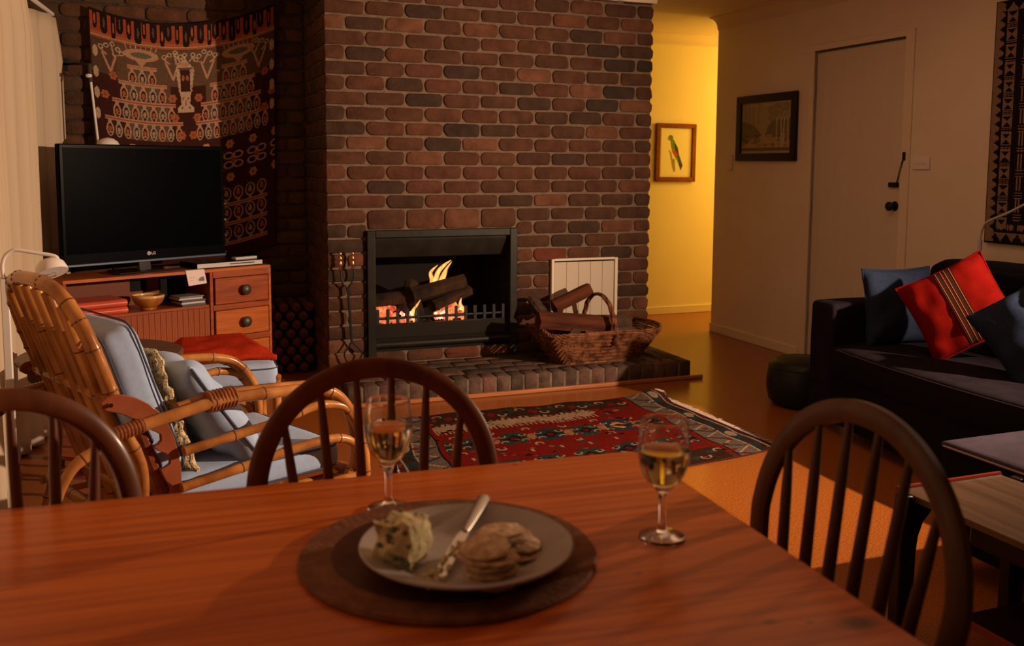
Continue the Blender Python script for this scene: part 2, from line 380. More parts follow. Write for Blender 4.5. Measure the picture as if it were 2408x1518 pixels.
# ================================================================== THE ROOM
XL, XR, YC, YB, YP, YW, ZC = -.66, 4.133, 5.5, 6.22, 7.25, 6.37, 2.42
X0, X1 = .965, 3.072
def struct(name, mb, m, **k):
    o = mb.build(name, m, None, **k); o['kind'] = 'structure'; return o
struct('floor', MB().box(XL-.2, 7.0, -3.0, 7.6, -.08, 0), M_cork, smooth=0)
struct('ceiling', MB().box(XL-.2, 7.0, -3.0, 7.6, ZC, ZC+.08), M_ceil, smooth=0)
struct('wall_left', MB().box(XL-.12, XL, -3.0, YB+.2, 0, ZC), M_wall, smooth=0)
struct('wall_rear', MB().box(XL-.12, 7.0, -3.1, -3.0, 0, ZC), M_wall, smooth=0)
DY0, DY1, DZ = 4.410, 5.212, 2.040
struct('wall_right', MB().box(XR, XR+.12, -3.0, DY0-.02, 0, ZC).box(XR, XR+.12, DY1+.02, YW, 0, ZC).box(XR, XR+.12, DY0-.02, DY1+.02, DZ+.02, ZC)
       .box(XR+.10, XR+.12, DY0-.02, DY1+.02, 0, DZ+.02), M_wall, smooth=0)
struct('wall_hall_near', MB().box(XR+.12, 7.0, YW-.12, YW, 0, ZC), M_hall, smooth=0)
struct('wall_hall_far', MB().box(X1-.3, 7.0, YP, YP+.12, 0, ZC), M_hall, smooth=0)
struct('wall_hall_end', MB().box(6.9, 7.0, YW, YP, 0, ZC), M_hall, smooth=0)

# coved cornices
def cove(name, a, b, inward):
    a = Vector(a); b = Vector(b); inn = Vector(inward); d = .085
    prof = [(0, -.09), (.006, -.09), (.010, -.078)]
    for k in range(8):
        t = k/7*PI/2; prof.append((.010+(d-.016)*(1-math.cos(t)), -.076+(.068)*math.sin(t)))
    prof += [(d-.004, -.004), (d, -.004), (d, 0), (0, 0)]
    n = len(prof); vs = [p+inn*q+Vector((0, 0, ZC+z)) for p in (a, b) for q, z in prof]
    mb = MB().add(vs, [tuple(range(n)), tuple(range(2*n-1, n-1, -1))]+[(i, n+i, n+(i+1) % n, (i+1) % n) for i in range(n)])
    return struct(name, mb, M_ceil, smooth=30)
cove('trim_1', (XR, -3.0, 0), (XR, YW, 0), (-1, 0, 0))
cove('trim_2', (X1, YP, 0), (6.9, YP, 0), (0, -1, 0))
cove('trim_3', (X0-.02, YC-.012, 0), (X1+.02, YC-.012, 0), (0, -1, 0))
def skirting(name, x0, x1, y0, y1): return struct(name, MB().box(x0, x1, y0, y1, 0, .068), M_trim, bevel=.004)
skirting('baseboard_right', XR-.014, XR, DY1+.075, YW)
skirting('baseboard_right_near', XR-.014, XR, -3.0, DY0-.075)
skirting('baseboard_hall', X1+.02, 6.9, YP-.014, YP)

# ---- door
door = MB().box(XR+.030, XR+.032, DY0, DY1, .008, DZ).build('door_1', M_door, None, smooth=0); door['kind'] = 'structure'
tag(door, 'closed cream vertical board door in the right hand wall')
nb = 9; bw = (DY1-DY0)/nb; bd = None
for k in range(nb):
    y0 = DY0+k*bw
    if bd is None:
        bd = MB().prism([(.0, .0), (.004, -.004), (bw-.004, -.004), (bw, 0), (bw, .010), (0, .010)], lambda a, b, z: (b, a, z), .008, DZ-.006).build('board', M_door, door, smooth=0); bd.location = (XR+.018, y0, 0)
    else:
        c = dup(bd, door); c.location = (XR+.018, y0, 0)
A = .050
fr = MB().box(XR-.012, XR, DY0-.02-A, DY0-.004, 0, DZ+.05).build('architrave', M_trim, door, bevel=.003)
MB().box(XR-.012, XR, DY1+.004, DY1+.02+A*.6, 0, DZ+.05).build('architrave', M_trim, door, bevel=.003)
MB().box(XR-.012, XR, DY0-.004, DY1+.004, DZ+.010, DZ+.05).build('architrave', M_trim, door, bevel=.003)
for z in (1.789, 1.042, .297):
    hg = MB().tube([(XR-.006, DY1+.002, z-.045), (XR-.006, DY1+.002, z+.045)], .006, 10).box(XR-.003, XR+.001, DY1-.002, DY1+.02, z-.045, z+.045).build('hinge', M_silver, door)
ky, kz = 4.462, 1.066
kn = MB(); kn.add([(XR+.018-z, ky+r*math.cos(a), kz+r*math.sin(a)) for (r, z) in ((.030, 0), (.030, .005), (.012, .008), (.011, .025), (.020, .032), (.027, .042), (.027, .052), (.020, .060), (.001, .062)) for a in [2*PI*k/20 for k in range(20)]],
             [(i*20+k, i*20+(k+1) % 20, (i+1)*20+(k+1) % 20, (i+1)*20+k) for i in range(8) for k in range(20)])
kn.build('door_knob', M_iron, door)
ch = MB().box(XR-.006, XR+.014, 4.435, 4.505, 1.178, 1.207).build('chain_slide', M_iron, door, bevel=.004)
links = MB()
cp = smoothpath([(XR-.012, 4.430, 1.195), (XR-.016, 4.415, 1.225), (XR-.018, 4.402, 1.27), (XR-.016, 4.388, 1.32), (XR-.014, 4.376, 1.355)], 5)
for i, p in enumerate(cp):
    an = i % 2*PI/2
    ring = [p+Vector((math.sin(an)*.005*math.sin(t), math.cos(an)*.005*math.sin(t), .0075*math.cos(t))) for t in [2*PI*k/8 for k in range(9)]]
    links.tube(ring, .0016, 5, False)
lo = links.build('chain', M_iron, door)
MB().box(XR-.018, XR-.010, 4.366, 4.388, 1.335, 1.385).build('chain_plate', M_iron, door, bevel=.003)

# ---- bricks
def brick_mesh(name, w_, h_, d_, m, round_=(1, 1, 1, 1), R=.022, jit=.0034, seed=0):
    """tumbled brick lying in X (width) / Z (height), face towards -Y, back at Y=0"""
    rd = random.Random(seed); mb = MB(); out = []
    cs = [(w_/2, h_/2, 0, round_[0]), (-w_/2, h_/2, 1, round_[1]), (-w_/2, -h_/2, 2, round_[2]), (w_/2, -h_/2, 3, round_[3])]
    for (cx, cz, q, fl) in cs:
        r = R*fl*(.75+.5*rd.random()) if fl else .002; sx, sz = (1 if cx > 0 else -1), (1 if cz > 0 else -1)
        for k in range(3):
            a = q*PI/2+k*PI/4; out.append((cx-sx*r+r*math.cos(a)+rd.uniform(-jit, jit), cz-sz*r+r*math.sin(a)+rd.uniform(-jit, jit)))
    n = len(out); vs = []
    for (y, sc) in ((0, 0), (-d_+.007, 0), (-d_+.0025, .0022), (-d_, .007)):
        for (x, z) in out:
            l = math.hypot(x, z); vs.append((x-math.copysign(min(sc, abs(x)), x), y, z-math.copysign(min(sc, abs(z)), z)))
    vs.append((0, -d_-.001, 0))
    fs = [(i*n+k, (i+1)*n+k, (i+1)*n+(k+1) % n, i*n+(k+1) % n)[::-1] for i in range(3) for k in range(n)]
    fs += [(3*n+k, 4*n, 3*n+(k+1) % n)[::-1] for k in range(n)]
    # faces wound so the normal looks to -Y
    mb.add(vs, fs); o = mb.build(name, m, None, smooth=60); me = o.data; bpy.data.objects.remove(o)
    bm = bmesh.new(); bm.from_mesh(me); bmesh.ops.recalc_face_normals(bm, faces=bm.faces)
    if sum(f.normal.y for f in bm.faces if abs(f.normal.y) > .9) > 0: bmesh.ops.reverse_faces(bm, faces=bm.faces)
    bm.to_mesh(me); bm.free(); return me
CH, PW = .0852, .2342
ZT = 2.144
variants = {}
def variant(key, w_, h_, m, rnd, n=5, d_=.013):
    if key not in variants: variants[key] = [brick_mesh('brick', w_, h_, d_, m, rnd, seed=len(variants)*11+i) for i in range(n)]
    return random.choice(variants[key])
def put_brick(me, parent, loc, rz=0, tilt=0):
    o = bpy.data.objects.new('brick', me); COL.objects.link(o); o.parent = parent; o.location = loc
    o.rotation_euler = (0, tilt, rz); return o
FX0, FX1, FZ0, FZ1 = 1.199, 2.136, .185, .912      # fire frame opening in the brickwork
PX0, PX1, PZ0, PZ1 = 2.369, 2.838, .29, .712       # wood hatch
chim = MB().box(X0+.008, FX0+.02, YC, YP, 0, ZC).box(FX1-.02, X1-.006, YC, YP, 0, ZC).box(FX0+.02, FX1-.02, YC, YP, FZ1-.02, ZC)\
    .box(FX0+.02, FX1-.02, YC, YP, 0, FZ0+.02).box(FX0+.02, FX1-.02, 6.02, YP, FZ0+.02, FZ1-.02)
chimney = struct('wall_chimney', chim, M_mortar, smooth=0)
G = .011
row = -3
while True:
    zt = ZT-row*CH; zb = zt-CH; row += 1
    r = row-1
    if zb < .09: break
    if zb > ZC-.03: continue
    half = (r % 2 == 0)
    tall = (r == 14)
    cells = []; x = X0
    if half: cells.append((x, x+PW/2)); x += PW/2
    while x+PW <= X1+.01: cells.append((x, x+PW)); x += PW
    if X1-x > .05: cells.append((x, x+PW/2))
    for (a, b) in cells:
        zc = (zt+zb)/2
        for (ox0, ox1, oz0, oz1) in ((FX0, FX1, FZ0, FZ1), (PX0, PX1, PZ0, PZ1)):
            if oz0 < zc < oz1 and b > ox0+.01 and a < ox1-.01:
                if a < ox0-.03 and b <= ox1: b = ox0
                elif b > ox1+.03 and a >= ox0: a = ox1
                else: a = b = None; break
        if a is None or b-a < .05: continue
        hz = CH-G; zq = zc
        if r == 13 and a > FX0-.02 and b < FX1+.02: hz = zt-FZ1-.012; zq = (zt-G/2+FZ1+.003)/2
        if zb < .11: hz = .066; zq = .150
        wv = b-a
        kind = 'full' if wv > .2 else 'half'
        le = abs(a-X0) < .01; re_ = abs(b-X1) < .03
        W = wv-G*(0 if le else .5)-G*(0 if re_ else .5)
        cx = (a+(0 if le else G/2)+b-(0 if re_ else G/2))/2 if not (le and re_) else (a+b)/2
        if re_: cx += .003
        key = ('f', round(W, 3), le, round(hz, 3))
        rn = (1, .15, .15, 1) if le else (1, 1, 1, 1)
        me = variant(key, W, hz, M_brick, rn, 6)
        put_brick(me, chimney, (cx, YC+.004-random.random()*.003, zq+random.uniform(-.0012, .0012)), 0, random.uniform(-.006, .006))
# chimney cheek (left side face), seen at a grazing angle
for r in range(-3, 24):
    zt = ZT-r*CH; zc = zt-CH/2
    if zc < .05 or zt > ZC: continue
    y = YC; first = .1 if r % 2 else PW
    cells = [(y, y+first)]; y += first
    while y < YB-.02: cells.append((y, min(y+PW, YB))); y += PW
    for (a, b) in cells:
        if b-a < .04: continue
        me = variant(('s', round(b-a-G, 3)), b-a-G, CH-G, M_backbrick, (1, 1, 1, 1), 3)
        put_brick(me, chimney, (X0+.010, (a+b)/2, zc), -PI/2)
# ---- back wall of the alcove
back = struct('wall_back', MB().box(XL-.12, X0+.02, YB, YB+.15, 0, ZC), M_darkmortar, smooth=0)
for r in range(-3, 25):
    zt = ZT-r*CH; zc = zt-CH/2
    if zc < .48 or zt > ZC: continue
    x = X0-(PW if r % 2 else PW/2); b = X0
    while b > XL:
        a = max(x, XL)
        if b-a > .05:
            me = variant(('b', round(b-a-G, 3)), b-a-G, CH-G, M_backbrick, (1, 1, 1, 1), 4)
            put_brick(me, back, ((a+b)/2, YB+.002, zc))
        b = x; x -= PW

# ---- hearth
HZ, HY = .112, 4.955
hearth = MB().box(X0+.01, X1+.0, HY+.0045, YC-.003, 0, HZ-.006).build('hearth', M_hmortar, None, smooth=0)
tag(hearth, 'raised dark brick hearth slab in front of the fireplace', 'hearth')
hb = .0855; n = int(round((X1+.012-X0)/hb)); hb = (X1+.012-X0)/n
def block(name, w_, d_, h_, m, seed):
    o = MB().rbox(w_, d_, h_, .009, 1, 0).build(name, m, None, smooth=70); me = o.data; bpy.data.objects.remove(o); return me
hv = [block('brick', hb-.009, .115, HZ, M_hearth, i) for i in range(1)]
def small_block(w_, d_, h_):
    # bevelled brick, 44 triangles
    mb = MB().box(-w_/2, w_/2, -d_/2, d_/2, -h_/2, h_/2); o = mb.build('brick', M_hearth, None, smooth=60); me = o.data; bpy.data.objects.remove(o)
    bm = bmesh.new(); bm.from_mesh(me); bmesh.ops.bevel(bm, geom=bm.edges[:], offset=.005, segments=1, affect='EDGES'); bm.to_mesh(me); bm.free(); me.shade_smooth(); me.set_sharp_from_angle(angle=math.radians(60)); return me
fb = small_block(hb-.010, .110, HZ)
for k in range(n):
    put_brick(fb, hearth, (X0+hb*(k+.5), HY+.055+random.uniform(-.003, .003), HZ/2+random.uniform(-.001, .002)))
pv = small_block(.226, .104, .05); pvh = small_block(.108, .104, .05); edge = small_block(.076, .226, .05)
yy = HY+.116; rr = 0
while yy < YC-.02:
    d = min(.114, YC-yy); x = X0+.004; st = rr % 2
    if d < .05: break
    while x < X1-.26:
        wv = .117 if st else .235; st = 0
        if x+wv > X1-.17: wv = .117
        me = pvh if wv < .2 else pv
        o = put_brick(me, hearth, (x+wv/2, yy+d/2, HZ-.024+random.uniform(-.0015, .0015))); o.scale = (1, d/.114, 1); x += wv
    yy += d; rr += 1
for j in range(2):
    for i in range(2):
        o = put_brick(edge, hearth, (X1-.040-i*.088+.01, HY+.116+.117+j*.235, HZ-.024+(.003 if i else 0)))
sill = MB().box(X0, X1+.085, HY-.022, HY+.004, 0, .024).build('timber_edging', mat('edging_timber', (.34, .12, .045), .35, col2=(.42, .16, .06), scale=10, stretch=(.4, 3, 3)), None, bevel=.006)
tag(sill, 'thin varnished timber edging strip along the foot of the brick hearth', 'edging')

# ---- steel fire surround
YF = YC-.018
fire = empty('fireplace', (1.667, YC, .11), 0, 'black steel open fireplace set into the brick chimney', 'fireplace')
def ch(mb, name, m, parent=fire, **k):
    o = mb.build(name, m, parent, **k); o.location = -Vector(parent.location) if parent is fire else (0, 0, 0); return o
ch(MB().box(1.193, 1.243, YF-.022, YF+.06, .135, .912), 'frame_side', M_steel, bevel=.004)
ch(MB().box(2.086, 2.136, YF-.022, YF+.06, .135, .912), 'frame_side', M_steel, bevel=.004)
ch(MB().box(1.243, 2.086, YF-.022, YF+.06, .868, .912), 'frame_top', M_steel, bevel=.004)
hood = MB().prism([(YF+.012, .868), (YF+.012, .845), (YF+.055, .745), (YF+.065, .745), (YF+.03, .868)], lambda a, b, x: (x, a, b), 1.243, 2.086)
ch(hood, 'hood', M_steel, bevel=.002)
ch(MB().box(1.205, 1.243, YF+.06, 6.0, .20, .895), 'firebox_side', M_firebrick)
ch(MB().box(2.086, 2.125, YF+.06, 6.0, .20, .895), 'firebox_side', M_soot)
ch(MB().box(1.205, 2.125, 5.96, 6.0, .20, .895), 'firebox_back', M_soot)
ch(MB().box(1.243, 2.086, YF+.07, 5.96, .870, .895), 'firebox_roof', M_soot)
ch(MB().box(1.243, 2.086, YF+.04, 5.96, .20, .262), 'firebox_floor', M_soot)
ch(MB().box(1.243, 2.080, YF+.02, YF+.032, .262, .350), 'grate_front', mat('grate_steel', (.022, .019, .015), .3, metal=.2), bevel=.003)
ch(MB().tube([(1.243, YF+.0, .228), (2.086, YF+.0, .228)], .020, 16), 'ash_rail', M_steel)
ch(MB().box(1.243, 2.086, YF+.015, YF+.04, .185, .262), 'ash_panel', M_soot)
ch(MB().tube([(1.25, YF+.035, .381), (2.075, YF+.035, .381)], .0085, 8), 'grate_rail', M_iron)
for k in range(14):
    x = 1.262+k*.0612
    if k in (5, 6): continue
    ch(MB().box(x-.0085, x+.0085, YF+.022, YF+.034, .34, .437), 'grate_bar', M_iron)
# plinth bricks under the frame
# burning logs and embers
def emis(name, c1, c2, s, scale=30, transp=False):
    m = bpy.data.materials.new(name); m.use_nodes = True; nt = m.node_tree; N = nt.nodes; L = nt.links
    for nn in list(N): N.remove(nn)
    out = N.new('ShaderNodeOutputMaterial'); em = N.new('ShaderNodeEmission'); em.inputs[1].default_value = s
    tc = N.new('ShaderNodeTexCoord'); nz = N.new('ShaderNodeTexNoise'); nz.inputs['Scale'].default_value = scale; nz.inputs['Detail'].default_value = 6
    cr = N.new('ShaderNodeValToRGB'); cr.color_ramp.elements[0].position = .38; cr.color_ramp.elements[1].position = .66
    cr.color_ramp.elements[0].color = (*c1, 1); cr.color_ramp.elements[1].color = (*c2, 1)
    L.new(tc.outputs['Object'], nz.inputs['Vector']); L.new(nz.outputs['Fac'], cr.inputs[0]); L.new(cr.outputs[0], em.inputs[0])
    if transp:
        mp = N.new('ShaderNodeMapping'); mp.inputs['Scale'].default_value = (3, 3, .6); L.new(tc.outputs['Object'], mp.inputs['Vector']); L.new(mp.outputs[0], nz.inputs['Vector'])
        tr = N.new('ShaderNodeBsdfTransparent'); mx = N.new('ShaderNodeAddShader'); lw = N.new('ShaderNodeLayerWeight'); lw.inputs[0].default_value = .5
        iv = N.new('ShaderNodeMath'); iv.operation = 'SUBTRACT'; iv.inputs[0].default_value = 1; L.new(lw.outputs['Facing'], iv.inputs[1])
        pw = N.new('ShaderNodeMath'); pw.operation = 'MULTIPLY'; pw.inputs[1].default_value = s; L.new(iv.outputs[0], pw.inputs[0]); L.new(pw.outputs[0], em.inputs[1])
        L.new(em.outputs[0], mx.inputs[0]); L.new(tr.outputs[0], mx.inputs[1]); L.new(mx.outputs[0], out.inputs[0])
    else: L.new(em.outputs[0], out.inputs[0])
    return m
M_ember = emis('ember_and_firebrick_glow', (.50, .035, .012), (1, .30, .10), 1.25, 16)  # embers, plus the painted glow of the lit firebrick at the left
M_emberhot = emis('hot_embers', (1, .10, .06), (1, .62, .38), 2.6, 40)
M_flame = emis('flame', (1, .22, .02), (1, .50, .15), 1.05, 18, True)
def lumps(boxes, r, m, name, seed):
    rd = random.Random(seed); mb = MB()
    for (x0, x1, y0, y1, z0, z1, cnt) in boxes:
        for _ in range(cnt):
            c = Vector((rd.uniform(x0, x1), rd.uniform(y0, y1), rd.uniform(z0, z1))); s = r*rd.uniform(.6, 1.3)
            vs = []
            for a in range(6):
                for bb in range(4):
                    th = a*PI/3; ph = (bb+.5)*PI/4; d = Vector((math.cos(th)*math.sin(ph), math.sin(th)*math.sin(ph), math.cos(ph)))
                    vs.append(c+d*s*rd.uniform(.75, 1.2))
            mb.add(vs, [(a*4+b, a*4+b+1, ((a+1) % 6)*4+b+1, ((a+1) % 6)*4+b) for a in range(6) for b in range(3)]+[tuple(a*4 for a in range(6))[::-1], tuple(a*4+3 for a in range(6))])
    o = ch(mb, name, m, smooth=0); o['kind'] = 'stuff'; return o
lumps([(1.26, 2.0, 5.56, 5.8, .262, .33, 130)], .022, M_char, 'cinders', 3)
lumps([(1.26, 1.41, 5.62, 5.72, .35, .43, 120), (1.27, 1.50, 5.55, 5.66, .34, .365, 60), (1.64, 1.82, 5.55, 5.66, .35, .385, 80), (1.70, 1.80, 5.6, 5.68, .385, .43, 34)], .013, M_ember, 'embers', 4)  # left cluster glows in place of firelight on the firebrick; rest are embers
lumps([(1.42, 1.49, 5.55, 5.60, .35, .40, 9), (1.64, 1.70, 5.55, 5.60, .36, .395, 7), (1.76, 1.80, 5.56, 5.6, .37, .42, 5)], .012, M_emberhot, 'embers', 6)
def logmesh(L, r, sides=7, seed=0, wedge=False, taper=1.0):
    rd = random.Random(seed); mb = MB(); n = 6; vs = []
    if wedge: prof = [(-1, -.7), (-.2, -.85), (.9, -.75), (1.0, -.2), (.35, .8), (-.3, .75), (-.95, .1)]
    else: prof = [(math.cos(2*PI*k/sides)*rd.uniform(.85, 1.1), math.sin(2*PI*k/sides)*rd.uniform(.85, 1.1)) for k in range(sides)]
    m = len(prof)
    for i in range(n):
        t = i/(n-1); k = r*(1+(taper-1)*t)
        for (a, b) in prof: vs.append(((t-.5)*L+rd.uniform(-.004, .004), a*k*rd.uniform(.94, 1.05), b*k*rd.uniform(.94, 1.05)))
    mb.add(vs, [(i*m+k, i*m+(k+1) % m, (i+1)*m+(k+1) % m, (i+1)*m+k) for i in range(n-1) for k in range(m)]+[tuple(range(m))[::-1], tuple((n-1)*m+k for k in range(m))])
    return mb
def logobj(name, m, a, b, r, seed, label, group, wedge=False, taper=1, roll=0, parent=None):
    a = Vector(a); b = Vector(b); d = b-a
    o = logmesh(d.length, r, seed=seed, wedge=wedge, taper=taper).build(name, m, None, smooth=35)
    q = d.to_track_quat('X', 'Z'); o.rotation_mode = 'QUATERNION'; from mathutils import Quaternion
    o.rotation_quaternion = q @ Quaternion((1, 0, 0), roll); o.location = (a+b)/2
    tag(o, label, 'log', group); return o
BG = 'logs burning in the grate'
logobj('burning_log', M_char, (1.49, 5.60, .50), (1.86, 5.70, .56), .055, 11, 'thick charred log lying across the top of the fire, tilted up to the right', BG)
logobj('burning_log', M_char, (1.27, 5.68, .47), (1.52, 5.66, .49), .050, 12, 'long flat charred log at the left end of the grate', BG, wedge=True)
logobj('burning_log', M_char, (1.54, 5.575, .33), (1.50, 5.66, .54), .052, 13, 'charred log standing nearly upright in the middle of the grate', BG)
logobj('burning_log', M_char, (1.44, 5.62, .40), (1.53, 5.74, .57), .045, 14, 'small charred log leaning behind the left end of the top log', BG, wedge=True)
logobj('burning_log', M_char, (1.62, 5.60, .43), (1.90, 5.72, .50), .042, 15, 'charred log beneath the right end of the top log', BG)
# flames: curved tapering tongues
flame = empty('flame', (1.60, 5.66, .50), 0, 'tall orange flame leaning right above the burning logs', 'flame')
def tongue(pts, rmax, parent, name='tongue', flat=.45):
    pp = smoothpath(pts, 6); n = len(pp); rs = [rmax*(math.sin(PI*min(1, .18+.82*(i/(n-1))))**.8)*(1-.25*i/(n-1))+.0006 for i in range(n)]
    mb = MB().tube(pp, rs, 12); o = mb.build(name, M_flame, parent, smooth=180)
    o.data.transform(Matrix.Translation(-Vector(parent.location))); return o
def FP(x, y, Y=5.68): return P(x, y, 1, Y)
tongue([FP(1012, 690), FP(1022, 668), FP(1030, 640), FP(1046, 622), FP(1061, 611)], .017, flame)
tongue([FP(1018, 690), FP(1030, 672), FP(1041, 648), FP(1051, 630), FP(1063, 614)], .014, flame)
tongue([FP(1010, 688, 5.70), FP(1016, 660, 5.70), FP(1013, 640, 5.70), FP(1030, 622, 5.70)], .015, flame)
tongue([FP(1022, 684, 5.66), FP(1036, 668, 5.66), FP(1044, 655, 5.66), FP(1052, 636, 5.66)], .011, flame)
fl2 = empty('flame', (1.80, 5.62, .38), 0, 'small yellow flame flickering over the embers right of centre', 'flame')
tongue([FP(1078, 742, 5.6), FP(1088, 728, 5.6), FP(1082, 714, 5.6), FP(1085, 700, 5.6)], .014, fl2)
tongue([FP(1072, 742, 5.6), FP(1074, 732, 5.6), FP(1080, 722, 5.6)], .010, fl2)
fl3 = empty('flame', (1.46, 5.6, .4), 0, 'thin bright pinkish flame licking up left of the upright log', 'flame')
tongue([FP(970, 752, 5.56), FP(968, 735, 5.56), FP(980, 718, 5.56), FP(989, 704, 5.56)], .009, fl3)
tongue([FP(974, 756, 5.55), FP(971, 742, 5.55), FP(975, 728, 5.55)], .010, fl3)

# ---- white hatch beside the fire
hatch = empty('hatch_door', (2.60, YC, .5), 0, 'small white boarded hatch in the brickwork behind the log basket', 'hatch')
def hch(mb, name, m, **k):
    o = mb.build(name, m, hatch, **k); o.location = (-2.60, -YC, -.5); return o
hch(MB().box(PX0, PX1, YC-.004, YC+.002, PZ0, PZ1), 'backing', M_black, smooth=0)
hch(MB().box(PX0+.002, PX0+.020, YC-.030, YC+.0, PZ0, PZ1-.004), 'frame', M_door, bevel=.002)
hch(MB().box(PX1-.022, PX1-.002, YC-.030, YC+.0, PZ0, PZ1-.004), 'frame', M_door, bevel=.002)
hch(MB().box(PX0+.020, PX1-.022, YC-.030, YC+.0, PZ1-.016, PZ1-.002), 'frame', M_door, bevel=.002)
wv = (PX1-PX0-.048)/5
for k in range(5):
    x = PX0+.024+k*wv; hch(MB().box(x+.001, x+wv-.001, YC-.020, YC-.004, PZ0, PZ1-.026), 'board', mat('hatch_paint', (.54, .45, .35), .6) if k == 0 else bpy.data.materials['hatch_paint'], bevel=.0015)

# ---- fire tongs
tong = empty('fire_tongs', (1.09, YC-.05, .13), 0, 'wrought iron fire tongs with two turned brass handles leaning on the bricks', 'fire tongs')
def tch(mb, name, m, **k):
    o = mb.build(name, m, tong, **k); o.location = -Vector(tong.location); return o
YT = YC-.055
def tp(x, z): return (x, YT+(.0 if z > .3 else -.0), z)
for s, hx in ((0, 1.032), (1, 1.104)):
    cx = 1.072
    tch(MB().tube(smoothpath([tp(hx+.002, .700), tp(hx+.003+(.002 if s else 0), .650), tp(cx+(hx-cx)*.55, .605), tp(cx+(.004 if s else -.004), .580), tp(cx+.010+(.004 if s else -.003), .45),
        tp(cx+.018+(.003 if s else -.003), .30), tp(cx+.022+(.006 if s else -.006), .262), tp((1.150 if s else 1.050), .205), tp((1.138 if s else 1.058), .160), tp((1.110 if s else 1.085), .128)], 6), .0052, 8), 'arm', M_iron)
    pr_ = [(.001, 0), (.010, .003), (.011, .009), (.006, .013), (.009, .022), (.011, .034), (.008, .046), (.007, .052), (.010, .060), (.011, .067), (.008, .076), (.006, .082), (.010, .088), (.011, .096), (.006, .104), (.001, .106)]
    tch(MB().lathe(pr_, 14, (hx, YT, .690)), 'handle', M_brass)

# ---- log basket
bask = empty('log_basket', (2.545, 5.22, HZ), 0, 'flared wicker basket heaped with firewood standing on the hearth', 'basket')
bz0, bz1 = .004, .185
def rim(t, k):
    """point on the rounded rectangle perimeter at parameter t, k 0 bottom .. 1 rim (basket local)"""
    hx = .255+(.385-.255)*k; hy = .125+(.205-.125)*k; cx = 0+.0*k
    a = 2*PI*t; c, s = math.cos(a), math.sin(a); e = .24
    x = math.copysign(abs(c)**e, c)*hx; y = math.copysign(abs(s)**e, s)*hy
    lift = .022*(abs(c)**8)*k
    return Vector((cx+x, y, bz0+(bz1-bz0)*k+lift))
NS = 44; weave = MB()
for r in range(15):
    k = (r+.7)/15.5
    pts = []
    for i in range(NS*2+1):
        t = i/(NS*2); p = rim(t, k); nrm = Vector((p.x/.38, p.y/.2, 0)).normalized()
        off = .0055*math.cos(i*PI/2*1.0+(r % 2)*PI) if i % 2 == 0 else 0
        pts.append(p+nrm*off)
    weave.tube(pts, .0058, 5, False)
o = weave.build('wicker_weave', M_wicker, bask, smooth=60); o['kind'] = 'stuff'
st = MB()
for i in range(NS): st.tube([rim(i/NS, 0), rim(i/NS, .5), rim(i/NS, 1)], .0045, 5)
o = st.build('stakes', M_wicker, bask); o['kind'] = 'stuff'
rm = MB()
for q in range(3):
    rm.tube([rim(t/140, 1)+Vector((0, 0, .006))+Vector((math.cos(t*.55+q*2.1)*.007, math.cos(t*.55+q*2.1)*.004, math.sin(t*.55+q*2.1)*.008)) for t in range(141)], .0065, 6, False)
rm.build('rim', M_wicker, bask)
MB().tube([rim(t/60, 0) for t in range(61)], .008, 6, False).build('base_rim', M_wicker, bask)
bt = MB(); bt.add([rim(t/40, 0)+Vector((0, 0, .004)) for t in range(40)], [tuple(range(40))]); bt.build('base', M_wicker, bask)
hd = MB()
hp = smoothpath([(.05, -.200, .12), (.05, -.205, .18), (.045, -.185, .27), (.04, -.12, .36), (.035, 0, .40), (.03, .12, .36), (.03, .185, .27), (.03, .205, .18)], 8)
for q in range(3):
    hd.tube([p+Vector((math.cos(i*.35+q*2.1)*.008, 0, 0))+Vector((0, math.sin(i*.35+q*2.1)*.008, 0)) for i, p in enumerate(hp)], .009, 7)
hd.build('handle', M_wicker, bask)
FG = 'split firewood in the basket'
logobj('firewood_log', M_log, (2.15, 5.16, .385), (2.60, 5.12, .345), .058, 21, 'long reddish split log lying on top at the front of the basket', FG, True, .95, .2)
logobj('firewood_log', M_log, (2.30, 5.27, .430), (2.56, 5.30, .525), .045, 22, 'split log slanting up to the right at the top of the heap', FG, True, 1, 2.0)
logobj('firewood_log', M_logend, (2.24, 5.30, .40), (2.22, 5.42, .47), .040, 23, 'short log poking up at the back left of the basket', FG, True, 1, 1.0)
logobj('firewood_log', M_logend, (2.36, 5.085, .295), (2.37, 5.33, .30), .045, 24, 'squarish log seen end on under the long reddish log', FG, True, 1, 0)
logobj('firewood_log', M_logend, (2.42, 5.10, .285), (2.78, 5.14, .27), .040, 25, 'grey barked log lying low at the front right of the basket', FG, False)
logobj('firewood_log', M_logend, (2.40, 5.27, .33), (2.80, 5.24, .31), .058, 26, 'dark thick log behind the basket handle', FG, False)
logobj('firewood_log', M_logend, (2.32, 5.22, .20), (2.82, 5.24, .21), .06, 27, 'log at the bottom of the basket, mostly covered', FG, False)

